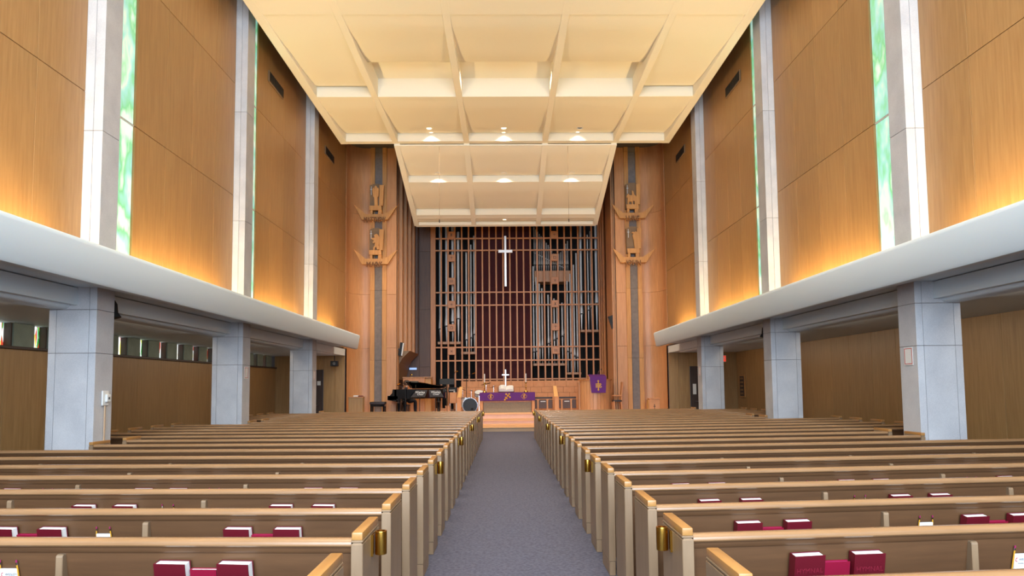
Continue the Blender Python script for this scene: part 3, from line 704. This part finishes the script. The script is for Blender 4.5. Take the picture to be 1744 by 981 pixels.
# seated organist
def person():
    pts = {'pel': (0, 0, .5), 'chest': (.03, 0, .80), 'neck': (.06, 0, 1.0), 'head': (.10, 0, 1.10), 'top': (.12, 0, 1.20),
           'shL': (.03, .18, .92), 'elL': (.10, .22, .66), 'haL': (.34, .12, .72), 'shR': (.03, -.18, .92), 'elR': (.10, -.22, .66), 'haR': (.34, -.12, .72),
           'kL': (.42, .1, .5), 'fL': (.42, .1, .08), 'tL': (.58, .1, .04), 'kR': (.42, -.1, .5), 'fR': (.42, -.1, .08), 'tR': (.58, -.1, .04)}
    rad = {'pel': .15, 'chest': .15, 'neck': .055, 'head': .085, 'top': .075, 'kL': .065, 'kR': .065, 'fL': .045, 'fR': .045, 'tL': .035, 'tR': .035}
    ed = [('pel', 'chest'), ('chest', 'neck'), ('neck', 'head'), ('head', 'top'), ('chest', 'shL'), ('shL', 'elL'), ('elL', 'haL'), ('chest', 'shR'), ('shR', 'elR'), ('elR', 'haR'),
          ('pel', 'kL'), ('kL', 'fL'), ('fL', 'tL'), ('pel', 'kR'), ('kR', 'fR'), ('fR', 'tR')]
    nm = list(pts); me = bpy.data.meshes.new('person_body')
    me.from_pydata([pts[n] for n in nm], [(nm.index(a), nm.index(b)) for a, b in ed], [])
    o = bpy.data.objects.new('person_body', me); COL.objects.link(o)
    o.modifiers.new('skin', 'SKIN'); sub = o.modifiers.new('sub', 'SUBSURF'); sub.levels = 2; sub.render_levels = 2
    for i, n in enumerate(nm):
        r = rad.get(n, .05); sv = me.skin_vertices[0].data[i]; sv.radius = (r, r); sv.use_root = n == 'pel'
    dg = bpy.context.evaluated_depsgraph_get(); dg.update()
    m2 = bpy.data.meshes.new_from_object(o.evaluated_get(dg)); bpy.data.objects.remove(o)
    m2.materials.clear(); m2.materials.append(M['jacket']); m2.materials.append(M['skin'])
    for p in m2.polygons:
        p.use_smooth = True
        c = p.center
        p.material_index = 1 if (c.z > 1.0 or (c.x > .3 and c.z > .6)) else 0
    t = thing('person', 'person with brown hair in a dark jacket seated behind the piano', 'person', (-3.86, 26.42, PZ), R_(14))
    link('body', m2, t)
    bm = B(); bmesh.ops.create_uvsphere(bm, u_segments=18, v_segments=12, radius=.118)
    for v in list(bm.verts):
        if v.co.x > .055 and v.co.z < .04: bm.verts.remove(v)
    tf(bm, Matrix.Translation((.095, 0, 1.165)) @ Matrix.Diagonal((1.05, .9, 1.0, 1)))
    obj('hair', bm, 'hair', t, smooth=True)
    fc = tube(B(), [(.195, 0, 1.17), (.225, 0, 1.13), (.20, 0, 1.115)], [.008, .016, .012], 6)
    obj('nose', fc, 'skin', t, smooth=True)
    for s in (-1, 1):
        obj('eye', lathe(B(), [(.001, -.008), (.009, 0), (.001, .008)], 8, (.188, s * .035, 1.17)), 'ink', t)
        obj('ear', tube(B(), [(.09, s * .092, 1.12), (.085, s * .10, 1.17)], .016, 6), 'skin', t)
    obj('mouth', tube(B(), [(.19, -.022, 1.085), (.197, 0, 1.083), (.19, .022, 1.085)], .006, 6), 'red', t)
    s_ = thing('organ_bench', 'plain dark bench under the seated person', 'bench', (-3.86, 26.42, PZ))
    obj('seat', cb(-.2, .2, -.28, .28, .31, .36), 'chancel_dark', s_)
    for x in (-.17, .17): obj('leg', cb(x - .02, x + .02, -.25, .25, 0, .31), 'chancel_dark', s_)
person()

# music stands, amplifier, boxes
for i, (x, sk, z) in enumerate(((-3.04, .05, 1.27), (-2.50, -.06, 1.27))):
    t = thing('band_stand', 'black fronted music stand with white script lettering, %s the piano' % ('beside the middle of' if i == 0 else 'beside the tail of'), 'stand', (x, 24.45, PZ), group='band music stands')
    obj('front_panel', prism(B(), [(-.22 - sk - .03, 0), (.23 - sk, 0), (.21 + sk, .25), (-.17 + sk, .25)], 'y', -.012, .012), 'leather', t, (0, 0, .66), (R_(-18), 0, 0))
    link('lettering', textmesh('Wesley', .11, .003, 'paper'), t, (.02, .025 - .06, .66 + .165), (R_(72), 0, 0))
    link('lettering', textmesh('Choir', .09, .003, 'paper'), t, (.03, .0 - .055, .66 + .09), (R_(72), 0, 0))
    obj('pole', tube(B(), [(0, .03, .02), (0, .03, .72)], .012, 8), 'matte', t)
    for a in (90, 210, 330): obj('foot', tube(B(), [(0, .03, .06), (.2 * math.cos(R_(a)), .03 + .2 * math.sin(R_(a)), .012)], .010, 6), 'matte', t)
t = thing('music_stand', 'tall black conductor music stand in front of the organ screen', 'stand', (-2.20, 25.6, PZ))
obj('desk', tf(bx(B(), -.26, .26, -.01, .01, 0, .2), Matrix.Rotation(R_(-12), 4, 'X')), 'matte', t, (0, 0, 1.10))
obj('ledge', cb(-.26, .26, -.06, .0, 1.09, 1.105, .002), 'matte', t)
obj('pole', tube(B(), [(0, .03, .02), (0, .03, 1.2)], .012, 8), 'chrome', t)
for a in (90, 210, 330): obj('foot', tube(B(), [(0, .03, .1), (.25 * math.cos(R_(a)), .03 + .25 * math.sin(R_(a)), .012)], .012, 6), 'matte', t)
bxs = ((-2.52, 26.6, .34, .17, 'low oak box on the chancel floor under the piano tail'), (-2.26, 26.75, .16, .26, 'small upright oak box beside the keyboard rack'))
for x, y, wd, h, lb in bxs:
    t = thing('wooden_box', lb, 'box', (x, y, PZ), group='oak boxes near the drum kit')
    obj('body', cb(-wd / 2, wd / 2, -.15, .15, 0, h), 'wallblock', t); obj('lid', cb(-wd / 2 - .01, wd / 2 + .01, -.16, .16, h, h + .03), 'chancel', t)
t = thing('rack_cabinet', 'oak equipment cabinet holding dark amplifier by the choir desk', 'cabinet', (-2.08, 27.2, PZ))
obj('body', cb(-.13, .13, -.2, .2, .38, .79), 'wallblock', t)
for x in (-.12, .12): obj('leg', cb(x - .015, x + .015, -.18, .18, 0, .38), 'white', t)
t = thing('amplifier', 'black rack amplifier with small lights on the oak equipment cabinet', 'amplifier', (-2.10, 27.2, PZ + .79))
obj('chassis', cb(-.16, .16, -.2, .2, 0, .19), 'matte', t)
for i in range(5): obj('indicator', cb(-.12 + i * .045, -.095 + i * .045, -.206, -.2, .07, .10, 0), 'white', t)
obj('label_plate', cb(.04, .1, -.206, -.2, .01, .04, 0), 'white', t)
# microphones on stands
for x, y, zt, hx, lb in ((-1.66, 28.65, 1.42, .24, 'boom microphone stand behind the drum kit'), (-2.10, 27.95, 1.47, .02, 'slim straight microphone stand beside the choir desk'), (-3.55, 24.6, .98, -.3, 'low boom microphone stand in front of the piano')):
    t = thing('microphone_stand', 'black ' + lb, 'stand', (x, y, PZ), group='microphone stands')
    obj('pole', tube(B(), [(0, 0, .02), (0, 0, zt)], .012, 7), 'matte', t)
    obj('boom', tube(B(), [(0, 0, zt - .02), (hx, 0, zt + .10)], .009, 6), 'matte', t)
    obj('microphone', tube(B(), [(hx, 0, zt + .10), (hx + .05, -.01, zt + .12), (hx + .13, -.02, zt + .15)], [.014, .018, .026], 8), 'brass', t)
    for a in (90, 210, 330): obj('foot', tube(B(), [(0, 0, .1), (.26 * math.cos(R_(a)), .26 * math.sin(R_(a)), .012)], .010, 6), 'matte', t)

# drum kit
t = thing('bass_drum', 'bass drum with black front head and chrome hoop beside the altar', 'drum', (-1.41, 26.75, PZ + .01))
rx = Matrix.Translation((0, 0, .29)) @ Matrix.Rotation(R_(90), 4, 'X')
obj('shell', tf(lathe(B(), [(.27, -.22), (.27, .20)], 28), rx), 'silver', t, smooth=True)
obj('front_head', tf(lathe(B(), [(.268, .20), (.268, .215), (.05, .22)], 28), rx), 'drumhead', t, smooth=True)
obj('hoop', tf(lathe(B(), [(.272, .18), (.292, .18), (.292, .235), (.272, .235)], 28, closed=True), rx), 'chrome', t, smooth=True)
obj('sound_port', tf(lathe(B(), [(.05, .0), (.05, .004)], 14), Matrix.Translation((.08, -.221, .15)) @ Matrix.Rotation(R_(90), 4, 'X')), 'void', t)
for s in (-1, 1): obj('spur', tube(B(), [(s * .2, -.1, .12), (s * .33, -.2, 0)], .012, 6), 'chrome', t)
def drum(name, label, x, y, z, r, h, legs, tiltx=0):
    t = thing(name, label, 'drum', (x, y, z))
    mtx = Matrix.Rotation(tiltx, 4, 'X')
    sh = obj('shell', tf(lathe(B(), [(r, 0), (r, h)], 22), mtx), 'silver', t, smooth=True)
    obj('drum_head', tf(lathe(B(), [(r * .97, h), (r * .97, h + .006)], 22), mtx), 'paper', t)
    for q in (0.0, h - .02): obj('hoop', tf(lathe(B(), [(r + .002, q), (r + .012, q), (r + .012, q + .025), (r + .002, q + .025)], 22, closed=True), mtx), 'chrome', t, smooth=True)
    for k in range(legs):
        a = R_(30 + 360 / max(legs, 1) * k); obj('leg', tube(B(), [(r * math.cos(a), r * math.sin(a), h * .5), ((r + .03) * math.cos(a), (r + .03) * math.sin(a), PZ - z)], .009, 6), 'chrome', t)
drum('floor_tom', 'silver floor tom standing on three chrome legs between desk end and bass drum', -1.62, 27.25, PZ + .22, .17, .36, 3)
drum('snare_drum', 'shallow snare drum tilted above the bass drum', -1.10, 27.45, PZ + .66, .17, .14, 3, R_(28))
for x, y, z, r, tl, lb in ((-1.77, 28.0, .87, .19, (0, R_(6)), 'dark cymbal on chrome stand above the floor tom'), (-1.42, 27.75, .82, .13, (0, 0), 'small cymbal pair on stand behind the bass drum'),
                           (-.84, 27.8, 1.10, .20, (R_(6), R_(-12)), 'tilted crash cymbal on stand behind the altar candlestick'), (-.54, 27.6, .98, .12, (0, R_(-22)), 'small splash cymbal on a boom behind the altar')):
    t = thing('cymbal_stand', lb, 'cymbal', (x, y, PZ), group='cymbals of the drum kit')
    obj('cymbal', tf(lathe(B(), [(r, 0), (r * .5, .012), (.04, .02), (.03, .035), (.006, .04)], 22), Matrix.Translation((0, 0, z)) @ Matrix.Rotation(tl[0], 4, 'X') @ Matrix.Rotation(tl[1], 4, 'Y')), 'bronze', t, smooth=True)
    obj('pole', tube(B(), [(0, 0, .2), (0, 0, z + .05)], .010, 6), 'chrome', t)
    for a in (90, 210, 330): obj('foot', tube(B(), [(0, 0, .26), (.22 * math.cos(R_(a)), .22 * math.sin(R_(a)), .01)], .009, 6), 'chrome', t)

# small cabinets against the curved walls
t = thing('side_cabinet', 'small oak cabinet with a book on top against the curved wall', 'cabinet', (-5.32, 24.98, PZ))
obj('body', cb(-.25, .25, -.15, .15, 0, .66), 'wall_low', t); obj('top', cb(-.265, .265, -.165, .165, .66, .69), 'chancel', t)
t = thing('service_book', 'white and maroon book lying on the small oak cabinet', 'book', (-5.27, 24.95, PZ + .69))
obj('pages', cb(-.14, .02, -.07, .07, 0, .045), 'paper', t); obj('cover', cb(.02, .18, -.07, .07, 0, .035), 'hymnal', t)
t = thing('flower_stand', 'small oak stand with a dark cross on its front by the pulpit wall', 'stand', (5.18, 25.1, PZ))
obj('body', cb(-.17, .2, -.15, .15, 0, .50), 'wallblock', t); obj('top', cb(-.19, .22, -.165, .165, .50, .53), 'wallblock', t)
obj('side_panel', cb(-.21, -.17, -.14, .15, 0, .48), 'emblem', t)
bm = bx(B(), .0, .02, -.156, -.149, .06, .32); bx(bm, -.03, .05, -.157, -.149, .23, .25)
obj('cross_inlay', bm, 'doorw', t)

# ================================================================== FITTINGS ON COLUMNS AND WALLS
for s, k, z0, z1, nm in ((1, 1, 1.84, 2.09, 'rear'), (-1, 2, 1.83, 2.05, 'middle'), (-1, 3, 1.86, 2.08, 'front'), (1, 3, 1.86, 2.10, 'front')):
    a = COLS[k][0]
    t = thing('notice_placard', 'blank white placard with thin red border on the %s %s side column' % (nm, SIDE[s]), 'sign', (s * 5.497, a + .20, (z0 + z1) / 2), group='placards on the columns')
    obj('board', cb(-s * .004, s * .001, -.105, .105, -.125, .125, .001), 'white', t)
    bm = B()
    for q in (-1, 1):
        bx(bm, -s * .006, -s * .004, q * .085 - .004, q * .085 + .004, -.109, .109); bx(bm, -s * .006, -s * .004, -.081, .081, q * .105 - .004, q * .105 + .004)
    obj('border', bm, 'red', t)
t = thing('control_box', 'white thermostat box with conduit on the rear column by pews', 'control', (-5.497, 9.66, 1.5))
obj('back_plate', cb(0, .02, -.075, .075, -.10, .10), 'white', t); obj('cover', cb(.02, .05, -.02, .07, -.05, .05), 'white', t)
obj('button', cb(.05, .055, .01, .04, -.015, .015, 0), 'grey', t); obj('conduit', cb(0, .018, -.014, .014, -1.5, -.10), 'beige', t)
for x, y, z, lb, sgn in ((-5.62, 10.02, 2.75, 'black spotlight fixed behind the rear piano side column', -1), (5.62, 15.30, 2.75, 'black spotlight fixed behind the middle pulpit side column', 1)):
    t = thing('spotlight', lb, 'light', (x, y, z), group='spotlights under the ledges')
    obj('bracket', cb(-.03, .03, -.17, -.02, .02, .20), 'matte', t)
    obj('housing', tf(lathe(B(), [(.05, .12), (.07, .06), (.06, -.06), (.09, -.13), (.08, -.13)], 14), Matrix.Rotation(sgn * R_(12), 4, 'Y')), 'matte', t, smooth=True)
    obj('yoke', tube(B(), [(0, -.05, .12), (0, -.09, 0), (0, -.05, -.02)], .012, 6), 'grey', t)
t = thing('video_camera', 'small black camera hanging under the beam end beside the chancel', 'camera', (-5.83, 23.86, 2.42))
obj('drop_pole', tube(B(), [(0, 0, .08), (0, 0, .27)], .012, 6), 'matte', t)
obj('housing', bev(bx(B(), -.12, .12, -.1, .1, -.09, .09), .02, 2), 'matte', t); obj('lens', tf(lathe(B(), [(.05, 0), (.05, .05), (.035, .05)], 14), Matrix.Translation((.02, -.1, 0)) @ Matrix.Rotation(R_(90), 4, 'X')), 'chrome', t)
t = thing('exit_sign', 'small lit red exit sign hung behind the front pulpit side column', 'sign', (6.70, 22.0, 2.40))
obj('housing', cb(-.15, .15, -.03, .03, -.10, .10), 'white', t); obj('face', cb(-.14, .14, -.036, -.03, -.09, .09, 0), 'signred', t)
obj('drop_rod', tube(B(), [(0, 0, .1), (0, 0, .34)], .012, 6), 'white', t)
link('lettering', textmesh('EXIT', .12, .002, 'white'), t, (0, -.038, 0), UP)
t = thing('picture_frame', 'tall narrow framed dark picture on the pulpit side aisle wall', 'picture', (8.17, 24.4, 1.53))
obj('frame', cb(-.03, .01, -.27, .27, -.40, .40), 'cap', t); obj('picture', cb(-.034, -.03, -.21, .21, -.34, .34, 0), 'leather', t)
for k in range(5): obj('name_plate', cb(-.037, -.034, -.15, .15, -.26 + k * .13 - .035, -.26 + k * .13 + .035, 0), 'plate', t)

# ------------------------------------------------------------------ enlarge the building
# Building and chancel above are enlarged and lowered, in effect scaled about the camera.
SCALE_UP = 1.073
done = set()
for o in list(bpy.data.objects):
    if o.name in ('camera', 'floor'): continue
    o.location *= SCALE_UP
    if o.parent is None: o.location.z -= .1175
    if o.type == 'MESH' and o.data.name not in done:
        done.add(o.data.name); o.data.transform(Matrix.Scale(SCALE_UP, 4))
    if o.type == 'LIGHT':
        l = o.data
        l.energy *= SCALE_UP ** 2
        if l.type == 'AREA': l.size *= SCALE_UP; l.size_y *= SCALE_UP
        else: l.shadow_soft_size *= SCALE_UP

# steps up to the chancel at the end of the aisle
st0 = struct('floor_steps', cb(-1.58, 1.58, 25.16, 28.0, 0, .118, .003), 'beige', 'wide wooden steps rising from the aisle to the altar', 'steps')
obj('shadow_gap', cb(-1.58, 1.58, 25.19, 28.0, .118, .128, 0), 'matte', st0)
for y0, y1, z0, z1 in ((25.13, 28.0, .128, .15), (26.75, 28.02, .15, .335), (27.98, 28.30, .335, .527)):
    if z1 > .2: obj('riser', cb(-1.58, 1.58, y0 + .03, y1, z0, z1 - .035, .003), 'step', st0)
    obj('nosing', cb(-1.58, 1.58, y0, y1 if z1 > .2 else y1, z1 - (.035 if z1 > .2 else .022), z1, .004), 'nosing', st0)
obj('inlay_strip', cb(-1.58, 1.58, 26.70, 26.76, .15, .20, .003), 'nosing', st0)

# ================================================================== PEWS
TH = R_(4.1); SP = .848; Y00 = 2.675; XA = .785; NR = 23
def pew_meshes(s, Lg):
    d = {}; tn = math.tan(TH)
    def shear(me):
        for v in me.vertices: v.co.y += abs(v.co.x) * tn
        return me
    f = lambda x0, x1: sorted((s * x0, s * x1))
    def P(poly, x0, x1, m, nm, sm=False, w=0):
        bm = prism(B(), poly, 'x', *f(x0, x1)); return shear(mesh(nm, bm, m, sm))
    def end(x0, x1):
        bm = B()
        for a, b, z0, z1 in ((.003, .437, 0, .115), (.0, .44, .119, .845), (.004, .436, .851, .862)):
            e = .0 if z0 > .1 else .003
            t = B(); bx(t, *f(x0 + e, x1 - e), a, b, z0, z1); bev(t, .003); me = bpy.data.meshes.new('t'); t.to_mesh(me); t.free(); bm.from_mesh(me); bpy.data.meshes.remove(me)
        bx(bm, *f(x0 + .008, x1 - .008), .008, .43, .11, .86)
        return mesh('pew_end', bm, 'pew')
    d['end'] = end(0, .058); d['end2'] = end(Lg - .058, Lg); d['end2'].transform(Matrix.Translation((0, Lg * tn, 0)))
    d['cap'] = mesh('cap', bev(bx(B(), *f(.002, .056), .004, .436, .862, .90), .006, 2), 'cap', True); d['cap2'] = mesh('cap', bev(bx(B(), *f(Lg - .056, Lg - .002), .004, .436, .862, .90), .006, 2), 'cap', True); d['cap2'].transform(Matrix.Translation((0, Lg * tn, 0)))
    x0, x1 = .06, Lg - .06
    d['rail'] = P([(.012, .846), (.02, .860), (.036, .866), (.062, .866), (.078, .858), (.084, .842), (.082, .826), (.02, .826), (.012, .834)], x0, x1, 'rail', 'top_rail', True)
    d['mould'] = P([(.034, .826), (.078, .826), (.076, .800), (.045, .792), (.036, .805)], x0, x1, 'pewh', 'rail_moulding', True)
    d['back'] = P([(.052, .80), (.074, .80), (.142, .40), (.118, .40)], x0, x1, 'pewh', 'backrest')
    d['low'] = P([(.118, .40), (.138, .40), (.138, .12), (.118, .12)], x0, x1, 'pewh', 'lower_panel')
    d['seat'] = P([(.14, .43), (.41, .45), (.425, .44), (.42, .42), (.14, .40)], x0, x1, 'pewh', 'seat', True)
    d['bracket'] = mesh('bracket', bev(prism(B(), [(.060, .785), (.030, .785), (.022, .775), (.022, .42), (.045, .0), (.12, .0), (.12, .40)], 'x', -.0175, .0175), .004), 'pew')
    d['rack'] = P([(.012, .508), (.110, .508), (.110, .521), (.020, .521), (.020, .555), (.012, .555)], .12, min(Lg, 6) - .12, 'pewh', 'book_rack')
    return d
def cup_mesh(s):
    bm = lathe(B(), [(.030, -.06), (.031, -.055), (.031, .055), (.030, .06), (.022, .06), (.022, .045)], 18, (-s * .045, .30 - .05, .80))
    bx(bm, *sorted((-s * .0, -s * .012)), .30 - .06 - .03, .30 - .06 + .05, .735, .845)
    return mesh('candle_cup', bm, 'brass', True)
CACHE = {}
PEW = {}
for s in (-1, 1):
    cup = cup_mesh(s)
    for r in range(NR):
        short = r in (8, 9, 15, 16, 22)
        Lg = (5.00 if short else 6.32)
        if (s, short) not in CACHE: CACHE[(s, short)] = pew_meshes(s, Lg)
        d = CACHE[(s, short)]
        n = NR - r
        lab = ('front oak pew' if n == 1 else '%s oak pew from the chancel' % ORD[n]) + ' on the %s side' % SIDE[s]
        if r % 4 == 1: lab += ', brass cup on its end'
        t = thing('pew', lab, 'pew', (s * XA, Y00 + SP * r, 0), 0, 'oak pews of the nave')
        PEW[(s, r)] = t
        e = link('pew_end', d['end'], t); link('cap', d['cap'], e)
        e = link('pew_end', d['end2'], t); link('cap', d['cap2'], e)
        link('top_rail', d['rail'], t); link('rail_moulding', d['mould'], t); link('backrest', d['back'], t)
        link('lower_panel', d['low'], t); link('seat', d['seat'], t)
        if r < 10: link('book_rack', d['rack'], t)
        x = 1.55
        while x < Lg - .5:
            link('bracket', d['bracket'], t, (s * x, x * math.tan(TH), 0)); x += 1.5
        if r % 4 == 1: link('candle_cup', cup, t)

# ------------------------------------------------------------------ hymnals, booklets, cards, pencils in the racks
def book_meshes(wd, h, th, cover, pages, title):
    bm = B(); bx(bm, -wd / 2, wd / 2, -th / 2, -th / 2 + .004, 0, h); bx(bm, -wd / 2, wd / 2, th / 2 - .004, th / 2, 0, h); bx(bm, -wd / 2, -wd / 2 + .004, -th / 2 + .004, th / 2 - .004, 0, h)
    return dict(cover=mesh('cover', bm, cover), pages=mesh('pages', bx(B(), -wd / 2 + .004, wd / 2 - .005, -th / 2 + .004, th / 2 - .004, .004, h - .005), pages),
                title=textmesh(title, .036, .001, 'emboss') if title else None, th=th, h=h)
HY = book_meshes(.165, .232, .054, 'hymnal', 'paper', 'HYMNAL')
BK = book_meshes(.135, .198, .026, 'hymnal2', 'paper', None)
BK2 = book_meshes(.135, .190, .026, 'hymnal2', 'magenta', None)
CARD = mesh('card', bx(B(), -.045, .045, -.004, .004, 0, .135), 'paper')
CTXT = textmesh('WESLEY', .0175, .0006, 'ink'); CTX2 = textmesh('friendship card', .008, .0006, 'grey')
bm = tube(B(), [(.004, 0, .010), (-.004, 0, .006), (-.006, 0, -.001), (-.003, 0, -.008), (.004, 0, -.009)], .0022, 5)
CLOGO = mesh('logo', bm, 'red')
HOLD = mesh('card_holder', bx(bx(B(), -.065, .065, -.012, .014, 0, .008), -.065, .065, -.012, -.008, .008, .05), 'pewh')
PCL = mesh('barrel', tube(B(), [(0, 0, 0), (0, 0, .165)], .0038, 6), 'pencil'); PCE = mesh('eraser', tube(B(), [(0, 0, .165), (0, 0, .18)], .004, 6), 'magenta'); PCF = mesh('ferrule', tube(B(), [(0, 0, .155), (0, 0, .168)], .0042, 6), 'chrome')
def inpew(o, s, r, xo, y, z, tilt=0, yaw=0):
    """stand o on the rack of pew (s, r), xo metres out from the aisle end"""
    a = s * TH
    o.location = (s * (XA + xo), Y00 + SP * r + y + xo * math.tan(TH), z)
    o.rotation_euler = Euler((tilt, 0, a + yaw), 'XYZ')
RK = ORD
def book(kind, d, label, cat, s, r, xo, z, yaw, grp):
    t = thing(kind, label, cat, group=grp)
    inpew(t, s, r, xo, .064, z, R_(10.5), yaw)
    link('cover', d['cover'], t); link('pages', d['pages'], t)
    if d['title']: link('lettering', d['title'], t, (0, -d['th'] / 2 - .0005, d['h'] * .66), UP)
for s in (-1, 1):
    for r in range(1, 6):
        row = '%s pew from chancel, %s side' % (ORD[NR - r], SIDE[s])
        for k, xo in enumerate((.80, 2.30, 3.80, 5.30)):
            if xo + .3 > .72 * (Y00 + SP * r) + .1 - XA + .75: continue
            rk = '%s rack from aisle' % ORD[k + 1]
            j = lambda q: random.uniform(-q, q)
            book('hymnal', HY, 'red hymnal aisleward of thin booklet, %s, %s' % (rk, row), 'book', s, r, xo - .158 + j(.006), .523, R_(3) * s + j(.03), 'hymnals in the pew racks')
            book('hymnal', HY, 'red hymnal outward of thin booklet, %s, %s' % (rk, row), 'book', s, r, xo + .158 + j(.006), .523, R_(2) * s + j(.03), 'hymnals in the pew racks')
            book('booklet', BK if (s < 0 and r == 1) else BK2, 'thin crimson booklet between two hymnals, %s, %s' % (rk, row), 'book', s, r, xo + j(.004), .523, j(.03), 'booklets in the pew racks')
        for k, xo in enumerate((1.83, 3.33)):
            if r == 5 or xo > .72 * (Y00 + SP * r) - XA + .5: continue
            rk = 'past %s bracket' % ORD[k + 1]
            t = thing('visitor_card', 'white printed card %s, %s' % (rk, row), 'card', group='cards in the pew racks')
            inpew(t, s, r, xo, .077, .575, R_(9.5))
            link('card', CARD, t); link('lettering', CTXT, t, (.012, -.0042, .105), UP); link('lettering', CTX2, t, (.0, -.0042, .085), UP); link('logo', CLOGO, t, (-.033, -.0045, .105))
            link('card_holder', HOLD, t, (0, 0, -.012))
            for q, nm in ((-1, 'aisle'), (1, 'wall')):
                t = thing('pencil', 'yellow pencil at %s edge of card %s, %s' % (nm, rk, row), 'pencil', group='pencils in the pew racks')
                inpew(t, s, r, xo + q * .055, .077, .575, R_(9.5), 0)
                t.rotation_euler.y = q * s * R_(-4)
                link('barrel', PCL, t); link('ferrule', PCF, t); link('eraser', PCE, t)
